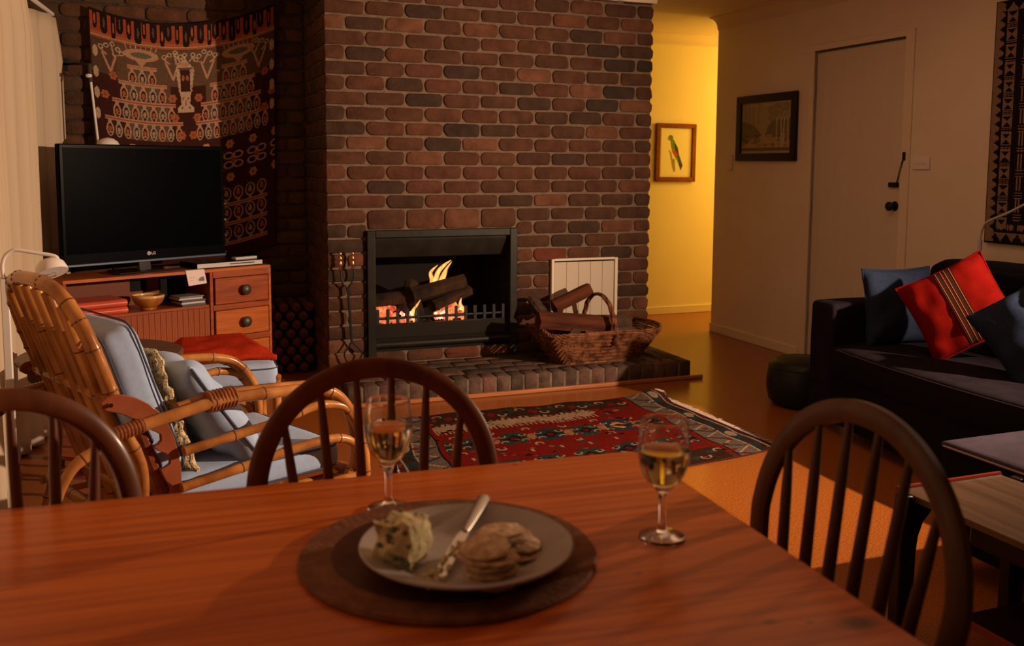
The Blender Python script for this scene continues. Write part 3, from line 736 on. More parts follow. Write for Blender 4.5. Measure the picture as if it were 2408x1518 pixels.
# ---- wood stack in the alcove
lp_ = None; k = 0
ORD = ('first', 'second', 'third', 'fourth', 'fifth', 'sixth', 'seventh', 'eighth')
for rr_ in range(8):
    for cc in range(5):
        x = .575+cc*.078+(rr_ % 2)*.037; z = .036+rr_*.054
        if x > .93: continue
        rr1 = random.uniform(.026, .031)
        if lp_ is None or k % 6 == 0:
            lp_ = MB().lathe([(.0001, 0), (.019, .001), (.027, .004), (.029, .02), (.027, .30), (.0001, .302)], 10).build('round_log', M_pilelog, None)
            lp_.rotation_euler = (-PI/2, 0, 0); o = lp_
        else: o = lp_.copy(); COL.objects.link(o)
        o.location = (x, YB-.31-random.random()*.012, z); o.rotation_euler = (-PI/2, 0, 0)
        tag(o, 'round log end in the dark alcove stack, %s row up, %s' % (ORD[rr_], ('at the left', 'second from left', 'third from left', 'fourth from left', 'at the right')[cc]), 'log', 'round logs stacked in the dark alcove'); k += 1

# ================================================================== TEXTILES
def tapestry():
    C = Canvas(440, 620, (.105, .058, .038), .62)
    cream, pink, dk, red, org, blk, brn = (.50, .36, .24), (.46, .25, .16), (.055, .018, .013), (.34, .07, .035), (.38, .115, .045), (.022, .012, .010), (.13, .075, .045)
    # broad darker column fields
    for y0, y1 in ((150, 290), (290, 620)): C.rect(0, y0, 440, y1, dk)
    C.rect(60, 70, 400, 160, brn); C.rect(75, 150, 180, 300, brn); C.rect(265, 150, 375, 300, brn)
    C.rect(0, 0, 440, 66, red); C.rect(0, 52, 440, 66, org)
    for i in range(24):
        x = 14+i*18.4+(i % 3)*2; w_ = 5+3*(i % 2); C.rect(x-w_, 0, x+w_, 30+8*(i % 3), blk); C.ell(x, 32+8*(i % 3), w_, 14, blk)
        C.ell(x, 22+6*(i % 3), 2.2, 13, brn if i % 2 else org)
    C.rect(0, 0, 440, 7, blk); C.rect(0, 60, 440, 62, cream)
    def cand(x, y, s=1):
        C.line(x-17*s, y+22, x, y+64, 5, pink); C.line(x+13*s, y+22, x, y+64, 5, pink)
        for dx, dy in ((-20, 8), (-8, 2), (6, -4), (18, 6), (26, 14)):
            C.ring(x+dx*s, y+dy, 6, 6, 2.6, cream)
        C.line(x-20*s, y+14, x-8*s, y+24, 4, pink); C.line(x+4, y-2, x+8*s, y+24, 4, pink); C.line(x+24*s, y+18, x+8*s, y+24, 3, pink)
    for x, s in ((45, 1), (188, 1), (268, -1), (395, -1)): cand(x, 78, s)
    for x in (115, 345):
        C.ell(x, 88, 40, 15, pink); C.ell(x, 88, 24, 7, (.13, .12, .08)); C.poly([(x-16, 98), (x+16, 98), (x, 118)], pink)
        for k in range(-3, 4): C.line(x+k*11, 76, x+k*12, 66, 2.5, pink)
    # central face totem
    C.poly([(197, 112), (235, 112), (216, 88)], cream); C.ell(216, 104, 10, 6, pink)
    for k in (-22, 0, 22): C.ring(216+k*.9, 80, 6, 6, 2.5, cream); C.line(216+k*.9, 84, 216+k*.5, 96, 3, cream)
    for k in range(6): C.ring(199+1.2*k, 120+k*10, 5, 6, 3, cream); C.ring(233-1.2*k, 120+k*10, 5, 6, 3, cream)
    C.line(197, 112, 206, 175, 3, cream); C.line(235, 112, 226, 175, 3, cream); C.rect(205, 118, 227, 172, dk)
    C.ell(211, 138, 3, 8, org); C.ell(221, 138, 3, 8, org)
    C.poly([(203, 172), (229, 172), (226, 205), (236, 214), (236, 226), (196, 226), (196, 214), (206, 205)], cream)
    for x, y in ((210, 190), (222, 190), (216, 198), (207, 214), (225, 214), (216, 205)): C.ell(x, y, 2.2, 3, red)
    def jar(x, y, w_, h_, c, f=1):
        C.rect(x-4, min(y-f*8, y+f*6), x+4, max(y-f*8, y+f*6), c); C.ell(x, y+f*h_*.55, w_*.5, h_*.54, c); C.rect(x-w_*.42, min(y+f*h_*.3, y+f*h_*.8), x+w_*.42, max(y+f*h_*.3, y+f*h_*.8), c); C.ell(x, y+f*h_*.58, w_*.5-3.4, h_*.54-4, dk)
        C.ell(x, y+f*h_*.55, w_*.2, h_*.2, org if c is pink else pink); C.line(x-3, y+f*h_*.8, x+3, y+f*h_*.8, 1.8, c)
    def jars(x0, x1, y, n_, f=1):
        C.rect(x0, y-4, x1, y+6, pink); C.rect(x0, y-.5, x1, y+2, red)
        for k in range(n_): jar(x0+(k+.5)*(x1-x0)/n_, y+(10*f if f > 0 else -8), (x1-x0)/n_*.84, 33, pink if k % 2 == 0 else (.36, .28, .21), f)
    jars(82, 150, 118, 3); jars(303, 366, 118, 3)
    jars(62, 172, 160, 5); jars(275, 385, 160, 5)
    jars(45, 192, 207, 7); jars(252, 400, 207, 7)
    jars(28, 208, 254, 9); jars(238, 420, 254, 9)
    def star(x, y, c, s=1):
        for a in range(6): C.ell(x+7*s*math.cos(a*PI/3), y+8*s*math.sin(a*PI/3), 4.4*s, 4.4*s, c)
        C.ell(x, y, 3*s, 3*s, red)
    for x, y in ((185, 190), (247, 190), (190, 240), (243, 240), (205, 285), (232, 285), (50, 150), (30, 200), (410, 160), (428, 215), (408, 250)): star(x, y, org, .9)
    for y in (322, 408):
        for x in range(30, 440, 58): star(x, y, (.50, .24, .10), .95)
    for i, x in enumerate(range(28, 470, 60)):
        for a in (45, 135, 225, 315):
            q = math.radians(a); cx_, cy_ = x+17*math.cos(q), 364+17*math.sin(q)
            C.ell(cx_, cy_, 13, 10, (.46, .26, .15)); C.ell(cx_, cy_, 8.5, 6, blk)
        C.ell(x, 364, 6, 6, red)
    for y, n_ in ((478, 13), (528, 13), (580, 13)): jars(20, 415, y, n_, -1)
    C.rect(0, 600, 440, 620, dk); C.rect(0, 0, 4, 620, blk); C.rect(436, 0, 440, 620, blk)
    for y in range(100, 300, 50): C.ell(12, y, 6, 14, cream); C.ell(428, y, 6, 14, cream)
    C.jitter(.16)
    def fn(U, V):
        x = -.287+1.072*U+.02*V*(1-2*U)*1.0
        z = 2.205+.085*U-V*1.50-.115*4*U*(1-U)*(1-.45*V)
        y = YB-.055-.018*np.sin(U*9+V*2)*(.3+V)-.05*4*U*(1-U)*(.4)
        return x, y, z
    o = C.mesh('wall_hanging', fn, M_vtext, None, .006, (0, -1, 0))
    tag(o, 'large brown and rust woven hanging with pink figures sagging on the brick wall', 'wall hanging', kind=None)
tapestry()

def kilim():
    def hook(C, x, y, r, t, c, up=1):
        q = ((C.X-x)**2+(C.Y-y)**2)**.5; C.put((q <= r) & (q > r-t) & ((C.Y-y)*up > -r*.35), c)
    C = Canvas(350, 230, (.115, .007, .0045), .95)
    cream, blue, teal, brn, red, dk = (.24, .155, .10), (.016, .025, .031), (.018, .030, .025), (.028, .013, .008), (.125, .007, .005), (.011, .006, .005)
    # top (far) border: brown with hooks, zigzag cream below it
    C.rect(0, 0, 350, 34, brn)
    for i in range(14): hook(C, 14+i*25, 12+(i % 2)*10, 6, 2.6, cream, 1 if i % 2 else -1); C.ell(26+i*25, 20-(i % 2)*8, 5, 6, teal if i % 2 else red)
    for i in range(10):
        x = 22+i*23; C.poly([(x-12, 40), (x, 32), (x+12, 40), (x+11, 52), (x, 60), (x-11, 52)], cream)
        for k in range(5): C.rect(x-11+k*5, 50, x-9+k*5, 64, cream)
    C.line(10, 46, 240, 46, 10, cream)
    for k in range(0, 230, 7): C.rect(12+k, 32, 15+k, 40, brn)
    def med(x, y, s, c):
        C.poly([(x-20*s, y), (x-12*s, y-12*s), (x-12*s, y-17*s), (x+12*s, y-17*s), (x+12*s, y-12*s), (x+20*s, y), (x+12*s, y+12*s), (x+12*s, y+17*s), (x-12*s, y+17*s), (x-12*s, y+12*s)], c)
        C.poly([(x-10*s, y), (x-5*s, y-5*s), (x, y-10*s), (x+5*s, y-5*s), (x+10*s, y), (x+5*s, y+5*s), (x, y+10*s), (x-5*s, y+5*s)], (.34, .20, .09) if s > 1 else dk); C.ell(x, y, 4*s, 4*s, red); C.rect(x-14*s, y-1.2, x+14*s, y+1.2, dk)
        for i, (dx, dy) in enumerate(((-12, -9), (12, -9), (-12, 9), (12, 9))): hook(C, x+dx*s, y+dy*s, 4.4, 1.9, cream, 1 if i < 2 else -1)
    for i in range(7): med(46+i*40, 98, 1.18 if i == 5 else .92, blue if i % 2 else teal)
    for i in range(7): C.ell(26+i*40, 98, 5, 9, (.22, .10, .05)); hook(C, 66+i*40, 76, 5, 2.5, cream, 1 if i % 2 else -1); hook(C, 66+i*40, 120, 5, 2.5, cream, 1 if i % 2 else -1)
    for i in range(7): med(60+i*40, 166, .92, teal if i % 2 else blue)
    for i in range(32):
        x = 10+i*10; C.rect(x, 132, x+3, 138+(i % 3)*3, cream if i % 3 == 0 else red)
    for i in range(30): C.ell(250+rng.random()*60, 40+rng.random()*150, 4, 3, (teal, red, (.20, .09, .03), dk)[i % 4])
    C.rect(0, 196, 350, 230, brn)
    for i in range(18): hook(C, 12+i*20, 206+(i % 2)*11, 6, 2.6, cream, 1 if i % 2 else -1); C.ell(22+i*20, 216-(i % 2)*9, 4, 4, teal)
    # end borders
    for x0, sg in ((350, -1), (0, 1)):
        def R(a, b, c): C.rect(min(x0+sg*a, x0+sg*b), 0, max(x0+sg*a, x0+sg*b), 230, c)
        R(0, 7, (.055, .012, .016)); R(7, 9, cream); R(9, 22, blue); R(22, 24, cream); R(24, 46, (.10, .07, .055)); R(46, 48, dk); R(48, 54, red)
        for k in range(9): y = 14+k*26; C.ell(x0+sg*15, y, 5, 9, cream if k % 3 == 0 else brn); C.line(x0+sg*26, y-12, x0+sg*44, y, 3, (.24, .16, .10)); C.line(x0+sg*44, y, x0+sg*26, y+12, 3, blue)
    for _ in range(260): C.ell(rng.random()*350, rng.random()*230, 1+rng.random()*3, 1+rng.random()*1.5, (dk, red, teal, (.14, .05, .02))[rng.integers(4)])
    C.jitter(.3)
    fl, fr, nr, nl = (1.06, 4.66), (2.655, 4.635), (2.700, 3.555), (.88, 3.26)
    def fn(U, V):
        x = (1-V)*((1-U)*fl[0]+U*fr[0])+V*((1-U)*nl[0]+U*nr[0]); y = (1-V)*((1-U)*fl[1]+U*fr[1])+V*((1-U)*nl[1]+U*nr[1])
        x = x+.006*np.sin(V*23); y = y+.010*np.sin(U*31)*(1-V)+.006*np.sin(U*19+1)
        cur = np.exp(-((x-2.62)**2+(y-4.62)**2)/.012)*.035
        return x, y, .0085+.0018*np.sin(U*40)*np.sin(V*21)**2+cur
    rug = empty('kilim_rug', (1.8, 4.0, 0), 0, 'red flat woven rug with blue medallions and cream zigzags before the hearth', 'rug')
    o = C.mesh('rug_field', fn, M_vtext, rug, .006, (0, 0, 1)); o.location = (-1.8, -4.0, 0)
    fr_ = MB(); n = 110
    for s in (0, 1):
        a, b = (fr, nr) if s else (fl, nl)
        for k in range(n):
            t = (k+.5)/n; x = a[0]+(b[0]-a[0])*t; y = a[1]+(b[1]-a[1])*t; L = .045*random.uniform(.5, 1.2)*(1 if s else -1); j = random.uniform(-.02, .02)
            z0 = .012 if not (s and t < .06) else .045
            fr_.tube([(x-.01*(1 if s else -1), y, z0), (x+L*.5, y+j*.5, z0*.9), (x+L, y+j, .004)], .0022, 4, False)
    o = fr_.build('fringe', M_fringe, rug); o.location = (-1.8, -4.0, 0); o['kind'] = 'stuff'
kilim()

def tapa():
    W_, H_ = 300, 620     # 2 mm units : .6 m x 1.24 m
    C = Canvas(W_, H_, (.018, .013, .016), .45); tan, dk = (.27, .175, .12), (.014, .010, .012)
    C.rect(0, 0, 30, H_, tan)
    for k in range(0, H_, 24): C.poly([(14, k), (34, k+12), (14, k+24), (30, k+24), (30, k)], dk)
    C.rect(30, 0, 34, H_, dk); C.rect(36, 26, 66, H_-40, tan)
    for k in range(26, H_-40, 44):
        C.poly([(38, k+4), (64, k+4), (51, k+16)], dk); C.poly([(38, k+30), (64, k+30), (51, k+18)], dk)
        for q in range(3): C.rect(36, k+32+q*4, 66, k+34+q*4, dk)
        C.rect(46, k+32, 48, k+44, dk); C.rect(56, k+32, 58, k+44, dk)
    C.rect(88, 70, 94, H_-60, tan); C.rect(97, 70, 103, H_-60, tan)
    for k in range(90, H_-60, 56):
        for q in range(3): C.rect(82, k+q*7, 110, k+q*7+4, dk)
    for k in range(90, H_-60, 56):
        for q in range(3): C.rect(84, k+q*7+4, 108, k+q*7+6, tan)
    for j in range(0, 6):
        x0 = 124+j*30
        for k in range(70, H_-60, 22):
            C.line(x0, k, x0+15, k+11, 3, tan); C.line(x0+15, k+11, x0, k+22, 3, tan); C.line(x0+30, k, x0+15, k+11, 3, tan); C.line(x0+15, k+11, x0+30, k+22, 3, tan)
    for y0, f in ((0, 1), (H_-30, -1)):
        for k in range(0, W_, 34): C.poly([(k, y0+(26 if f > 0 else 2)), (k+17, y0+(6 if f > 0 else 24)), (k+34, y0+(26 if f > 0 else 2))], tan)
    for k in range(40, W_, 30): C.ell(k+12, H_-44, 8, 8, tan); C.rect(k, H_-52, k+4, H_-36, tan)
    C.rect(0, 0, 3, H_, dk); C.rect(0, 0, W_, 3, dk); C.rect(0, H_-4, W_, H_, dk)
    C.jitter(.15)
    def fn(U, V): return XR-.022+0*U, 3.772-.60*U, 2.142-1.235*V
    o = C.mesh('woven_panel', fn, M_vtext, None, .018, (-1, 0, 0))
    tag(o, 'tall black and tan patterned woven panel on the right wall above the sofa', 'wall hanging')
tapa()

def picture(name, org, ux, uy, nrm, w_, h_, fwid, depth, mfr, canvas, mount, label):
    """frame hung on a wall: org top left corner, ux to the right, nrm out of the wall"""
    org, ux, uy, nrm = map(Vector, (org, ux, uy, nrm)); t = empty(name, org, 0, label, 'picture')
    F = lambda a, b, d: ux*a+uy*b+nrm*d
    def bar(poly, nm='frame'):
        MB().prism(poly, F, 0, depth).build(nm, mfr, t, smooth=30, bevel=.004)
    bar([(0, 0), (w_, 0), (w_-fwid, -fwid), (fwid, -fwid)]); bar([(0, -h_), (fwid, -h_+fwid), (w_-fwid, -h_+fwid), (w_, -h_)])
    bar([(0, 0), (fwid, -fwid), (fwid, -h_+fwid), (0, -h_)]); bar([(w_, 0), (w_, -h_), (w_-fwid, -h_+fwid), (w_-fwid, -fwid)])
    MB().prism([(fwid*.9, -fwid*.9), (w_-fwid*.9, -fwid*.9), (w_-fwid*.9, -h_+fwid*.9), (fwid*.9, -h_+fwid*.9)], F, 0, depth*.35).build('mount', M_mountp, t, smooth=0)
    a = fwid+mount
    def fn(U, V):
        p = [ux[i]*(a+(w_-2*a)*U)+uy[i]*(-a-(h_-2*a)*V)*1.0+nrm[i]*(depth*.35+.002) for i in range(3)]
        return p[0], p[1], p[2]
    if uy.z < 0: pass
    canvas.mesh('print', fn, M_vpaint, t)
def parrot():
    C = Canvas(80, 110, (.84, .78, .56), 1.6); g, r, k, br = (.16, .26, .035), (.62, .055, .02), (.05, .055, .03), (.34, .27, .09)
    C.line(34, 92, 26, 56, 5, br); C.line(37, 98, 35, 72, 6, br); C.line(26, 58, 22, 50, 3, br)
    C.poly([(24, 22), (34, 24), (46, 44), (50, 64), (60, 84), (54, 96), (44, 74), (30, 54), (26, 38)], g)
    C.poly([(34, 32), (42, 38), (50, 62), (58, 80), (52, 76), (42, 60)], k); C.poly([(32, 46), (46, 58), (44, 64), (34, 58)], r); C.line(34, 48, 44, 60, 4, r)
    C.ell(25, 20, 7, 7, g); C.ell(19, 22, 3, 3.5, (.55, .30, .05)); C.ell(25, 18, 1.2, 1.2, k); C.poly([(46, 68), (60, 86), (54, 98)], k); C.line(48, 66, 58, 84, 2, (.10, .12, .08))
    return C
picture('parrot_picture', (4.100, YP-.004, 1.662), (.9999, 0, -.010), (.010, 0, .9999), (0, -1, 0), .395, .500, .040, .022, M_frame1, parrot(), .012,
        'orange wood framed print of a green and red parrot on the yellow hall wall')
def bush():
    C = Canvas(100, 96, (.40, .34, .20), 1.3); gr, dk, org, tan, tr = (.21, .185, .10), (.16, .135, .075), (.32, .17, .075), (.42, .32, .17), (.50, .43, .27)
    C.rect(0, 0, 100, 6, (.48, .38, .22))
    for x in (6, 14, 22, 33): C.rect(x, 4, x+4, 40, (.33, .29, .17))
    C.ell(36, 10, 4, 12, (.36, .31, .18))
    for _ in range(60): C.ell(rng.random()*40+55, rng.random()*30+4, 4, 3, (.31, .26, .15))
    C.poly([(0, 34), (10, 36), (26, 42), (40, 58), (46, 66), (46, 76), (0, 70)], gr); C.poly([(48, 66), (54, 46), (64, 34), (80, 32), (100, 30), (100, 66)], gr)
    for _ in range(70): C.ell(rng.random()*100, 62+rng.random()*22, 6, 2.4, (org, tan, dk, (.30, .22, .11))[rng.integers(4)])
    C.ell(55, 72, 16, 6, tan)
    for x, l in ((72, 0), (80, 3), (87, -2), (93, 2)): C.line(x, 30, x+l, 86, 2.6, tr); C.line(x+1, 34, x+6, 22, 1.6, tr)
    C.rect(0, 86, 100, 92, dk); C.rect(0, 92, 100, 96, (.46, .34, .18)); C.jitter(.12); return C
picture('landscape_picture', (XR-.003, 6.065, 1.806), (0, -1, 0), (0, 0, 1), (-1, 0, 0), .698, .472, .058, .024, M_frame2, bush(), .004,
        'dark framed bushland landscape print hanging left of the door')

# ---- switches
sw = empty('light_switch', (XR-.001, 4.25, 1.321), 0, 'white four button light switch plate right of the door', 'switch')
MB().box(-.010, 0, -.063, .063, -.037, .037).build('plate', M_switch, sw, bevel=.004)
for k in range(4): MB().box(-.014, -.009, -.040+k*.022, -.026+k*.022, -.008, .008).build('button', M_switch, sw, bevel=.002)
sw2 = empty('light_switch', (XR-.001, 6.16, 1.325), 0, 'cream switch plate on the wall left of the landscape picture', 'switch')
MB().box(-.009, 0, -.036, .036, -.058, .058).build('plate', M_wall, sw2, bevel=.004)
MB().box(-.013, -.008, -.010, .010, -.012, .012).build('button', M_wall, sw2, bevel=.002)
# ---- ceiling light over the hearth, just at the frame's top edge
cl = empty('ceiling_light', (2.62, 5.15, ZC), 0, 'shallow white glass ceiling light just showing at the top edge', 'ceiling light')
MB().lathe([(.06, 0), (.06, -.03), (.14, -.045), (.15, -.06), (.13, -.10), (.07, -.145), (.0001, -.155)], 36).build('shade', M_white, cl, smooth=60)
MB().tube([(0, 0, 0), (0, 0, -.05)], .062, 20).build('ceiling_rose', M_silver, cl)

# ================================================================== CURTAIN
def curtain():
    ny, nz = 260, 26; vs = []; yA, yB = 6.12, 2.35
    for j in range(nz+1):
        z = 2.115-2.10*j/nz; h = j/nz
        for i in range(ny+1):
            t = i/ny; y = yA+(yB-yA)*t
            s = min(1, max(0, (y-5.65)/.35)); q_ = min(1, max(0, (y-4.95)/.35)); q0 = min(1, max(0, (y-4.5)/.3)); base = -.560+.055*q0*q0*(3-2*q0)-.075*q_*q_*(3-2*q_)+.12*s*s*(3-2*s)
            ph = (yA-y)*2*PI/.135+1.3*math.sin(y*3.1); pin = min(1, h*9)
            am = (.010+.027*pin)*(1+.35*math.sin(y*5+1))
            x = base+am*math.sin(ph+.35*math.sin(h*3+y*2))+.006*math.sin(ph*2+h*4)*pin+.008*math.sin(h*6+y*4)*h
            vs.append((x, y+.012*math.cos(ph)*pin, z))
    fs = [(j*(ny+1)+i, j*(ny+1)+i+1, (j+1)*(ny+1)+i+1, (j+1)*(ny+1)+i) for j in range(nz) for i in range(ny)]
    o = MB().add(vs, fs).build('curtain', M_curtain, None, smooth=180)
    so = o.modifiers.new('solid', 'SOLIDIFY'); so.thickness = .003
    tag(o, 'long pleated cream curtain hanging to the floor along the left wall', 'curtain')
    rail = MB().tube([(-.53, 2.3, 2.14), (-.53, 5.5, 2.14), (-.47, 6.12, 2.14)], .012, 8).build('curtain_rail', M_white, None)
    tag(rail, 'thin white rail carrying the curtain on the left wall', 'curtain rail')
curtain()

# ================================================================== TV CABINET
CA = math.radians(24.4); cab = empty('tv_cabinet', (-.41, 5.27, 0), CA, 'teak cabinet with open shelf and three drawers under the television', 'cabinet')
CW, CD, CHt = 1.192, .31, .702
MB().box(0, CW, 0, CD, .684, CHt).build('top', M_teak2, cab, bevel=.002)
MB().box(0, .018, .004, CD, .0, .684).build('side_panel', M_teak, cab); MB().box(CW-.014, CW, .0, CD, .0, .684).build('side_panel', M_teak2, cab)
MB().box(.804, .822, .004, CD, .03, .684).build('partition', M_teak, cab)
MB().box(.018, .804, .014, CD, .484, .500).build('shelf', M_teak, cab, bevel=.001)
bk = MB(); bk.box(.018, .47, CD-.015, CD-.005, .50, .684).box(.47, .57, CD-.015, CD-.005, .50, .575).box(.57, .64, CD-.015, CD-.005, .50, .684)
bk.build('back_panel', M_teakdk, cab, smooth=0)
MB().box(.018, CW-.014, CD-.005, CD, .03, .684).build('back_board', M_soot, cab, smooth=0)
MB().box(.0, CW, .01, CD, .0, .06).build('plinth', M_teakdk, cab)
MB().box(.822, CW-.014, .0, .02, .650, .684).build('rail', M_teak, cab, smooth=0); MB().box(.822, CW-.014, .0, .02, .462, .492).build('rail', M_teak, cab, smooth=0)
MB().box(.822, CW-.014, .0, .02, .272, .304).build('rail', M_teak, cab, smooth=0); MB().box(.018, .804, .0, .018, .06, .075).build('rail', M_teak, cab, smooth=0)
nsl = 24
sl = None
for k in range(nsl):
    x = .022+k*(.778/nsl)
    if sl is None: sl = MB().prism([(0, .0085), (.002, .006), (.030, .006), (.032, .0085)], lambda a, b, z: (a, b, z), .075, .484).build('slat', M_tambour, cab, smooth=0); sl.location = (x, 0, 0)
    else: c = dup(sl, cab, (x, 0, 0))
for i, (z0, z1, m) in enumerate(((.496, .646, M_teak), (.308, .458, M_teak2), (.075, .268, M_teak2))):
    d = MB().box(.832, CW-.020, -.004, .016, z0, z1).build('drawer', m, cab, bevel=.0025)
    kb = MB().lathe([(.0001, 0), (.018, .002), (.020, .010), (.029, .018), (.031, .027), (.024, .036), (.0001, .040)], 24).build('knob', M_knob, d, smooth=60)
    kb.rotation_euler = (PI/2, 0, 0); kb.location = (1.014, -.004, (z0+z1)/2)
def CB(a, b, z):
    return Vector((-.41+a*math.cos(CA)-b*math.sin(CA), 5.27+a*math.sin(CA)+b*math.cos(CA), z))
# things in and on the cabinet
for i, (a0, a1, z) in enumerate(((.02, .333, .5005), (.02, .330, .540))):
    e = empty('ring_binder', CB(.03, .015, z), CA, ('lower', 'upper')[i]+' of the two red leather books lying on the cabinet shelf', 'book', 'red books on the shelf')
    x1 = a1-.03
    MB().box(0, x1, .0, .22, .0, .004).box(0, x1, .0, .22, .033, .037).tube([(0, .006, .0185), (x1, .006, .0185)], .0185, 14).build('cover', M_bookred, e, bevel=.001)
    MB().box(.004, x1-.006, .012, .215, .004, .033).build('pages', M_page, e)
e = empty('bowl', CB(.473, .07, .5005), CA, 'ochre glazed pottery bowl on the cabinet shelf', 'bowl')
MB().lathe([(.0001, .0), (.040, 0), (.043, .006), (.040, .012), (.070, .035), (.084, .062), (.083, .078), (.080, .0785), (.079, .072), (.064, .040), (.035, .018), (.0001, .016)], 40).build('body', M_bowl, e, smooth=70)
MB().lathe([(.0835, .068), (.0850, .078), (.0815, .0815), (.0780, .078), (.079, .066)], 40).build('glazed_rim', M_bowlin, e, smooth=70)
z = .5005
for i, (t_, m, dx) in enumerate(((.012, M_cddk, .004), (.013, M_cd, 0), (.011, M_cddk, .005), (.012, M_cd, -.012), (.008, M_cd, -.004))):
    e = empty('disc_case', CB(.64+dx, .02+i*.002, z), CA, ['lowest dark case of the small stack of disc cases beside the bowl', 'second lowest clear disc case in the stack beside the bowl', 'middle dark disc case in the stack beside the bowl',
        'second highest disc case, pushed left, in the stack beside the bowl', 'topmost disc case of the stack beside the bowl'][i], 'disc case', 'disc cases stacked on the shelf')
    MB().box(0, .142, 0, .125, 0, t_-.001).build('case', m, e, bevel=.0015); MB().box(.003, .139, -.0006, .002, .002, t_-.003).build('insert', M_silver if i % 2 else M_cddk, e, smooth=0); z += t_
note = empty('card', CB(.657, -.004, .694), CA, 'small white card hanging over the front edge of the cabinet top', 'card')
MB().add([(0, 0, .010), (.110, 0, .012), (.118, -.012, -.066), (.010, -.012, -.074), (0, .0012, .010), (.110, .0012, .012), (.118, -.011, -.066), (.010, -.011, -.074)],
         [(0, 3, 2, 1), (4, 5, 6, 7), (0, 1, 5, 4), (1, 2, 6, 5), (2, 3, 7, 6), (3, 0, 4, 7)]).build('sheet', M_card, note, smooth=0)
MB().box(0, .110, 0, .03, .010, .0115).build('fold', M_card, note, smooth=0)
ink = MB()
for dx, dz, r in ((.088, -.040, .012), (.096, -.034, .008), (.080, -.046, .007), (.098, -.046, .008)):
    ink.add([(dx+r*math.cos(2*PI*k/12), -.0115, dz+r*.9*math.sin(2*PI*k/12)) for k in range(12)], [tuple(range(12))])
for dx, dz, l in ((.060, -.046, .012), (.062, -.041, .010), (.020, -.030, .03), (.022, -.045, .02)):
    ink.box(dx, dx+l, -.0098, -.0092, dz, dz+.0012)
ink.build('drawing', M_ink, note, smooth=0)
dv = empty('disc_player', CB(.742, .03, CHt), CA, 'slim silver disc player on the right end of the cabinet top', 'disc player')
MB().box(0, .412, 0, .21, .004, .034).build('casing', M_black, dv, bevel=.002); MB().box(0, .412, -.004, .0, .006, .030).build('fascia', M_silver, dv, bevel=.001)
MB().box(.20, .36, -.0055, -.004, .017, .022).build('disc_slot', M_black, dv, smooth=0)
for x in (.02, .37): MB().box(x, x+.02, .02, .04, 0, .004).build('foot', M_black, dv)
rc = empty('remote_control', CB(1.00, .06, CHt+.034), CA+.1, 'grey remote control lying on the disc player', 'remote control')
MB().box(0, .15, 0, .045, 0, .016).build('casing', M_silver, rc, bevel=.004)
for k in range(8): MB().box(.02+k*.014, .028+k*.014, .012, .020, .016, .018).build('button', M_black, rc)

# ---- television
TA = math.radians(29); tv = empty('television', (-.346, 4.975, CHt), TA, 'large switched off flat screen television on the teak cabinet', 'television')
tv.location = (-.408, 5.324, CHt+.0005); TW, T0, T1 = .950, .064, .692
MB().box(0, TW, 0, .045, T0, T1).build('casing', M_black, tv, bevel=.006)
MB().box(.020, TW-.020, -.001, .002, T0+.060, T1-.020).build('screen', M_screen, tv, smooth=0)
MB().box(.0, TW, -.006, .010, T0-.004, T0+.009).build('lower_lip', M_bluestrip, tv, bevel=.003)
MB().prism([(-.035, .0), (.035, .0), (.03, .08), (-.03, .08)], lambda a, b, d: (.455+a, d, b+.010), .012, .044).build('neck', M_chrome, tv, bevel=.004)
MB().prism([(.29, -.045), (.68, -.010), (.70, .03), (.62, .13), (.30, .12), (.27, .0)], lambda a, b, z: (a, b+.02, z), .0, .011).build('stand_base', mat('smoked_glass', (.012, .013, .015), .1, coat=.5), tv, bevel=.003)
# maker's mark: disc emblem and two letters
lg = MB(); lg.add([(.468+.0105*math.cos(2*PI*k/24), -.0045, T0+.041+.0105*math.sin(2*PI*k/24)) for k in range(24)]+[(.468+.0105*math.cos(2*PI*k/24), -.001, T0+.041+.0105*math.sin(2*PI*k/24)) for k in range(24)],
     [tuple(range(24))]+[(k, (k+1) % 24, 24+(k+1) % 24, 24+k) for k in range(24)])
lg.build('emblem', M_silver, tv, smooth=0)
em = MB(); yb = -.0052
em.box(.4672, .4686, yb, -.0045, T0+.037, T0+.047).box(.4672, .4725, yb, -.0045, T0+.0365, T0+.0380)
em.add([(.468+r*math.cos(a), yb, T0+.041+r*math.sin(a)) for r in (.0066, .0080) for a in [PI*.5+k*PI*1.5/14 for k in range(15)]], [(k, k+1, 15+k+1, 15+k) for k in range(14)])
em.build('emblem_face', M_black, tv, smooth=0)
def text(s, size, loc, rot, m, parent, name):
    cu = bpy.data.curves.new(name, 'FONT'); cu.body = s; cu.size = size; cu.extrude = .0004; cu.offset = .0004
    tmp = bpy.data.objects.new(name, cu); COL.objects.link(tmp); bpy.context.view_layer.update()
    me = bpy.data.meshes.new_from_object(tmp.evaluated_get(bpy.context.evaluated_depsgraph_get())); bpy.data.objects.remove(tmp)
    me.materials.clear(); me.materials.append(m); o = bpy.data.objects.new(name, me); COL.objects.link(o); o.parent = parent; o.location = loc; o.rotation_euler = rot; return o
text('LG', .021, (.482, -.0035, T0+.0335), (PI/2, 0, 0), M_silver, tv, 'lettering')

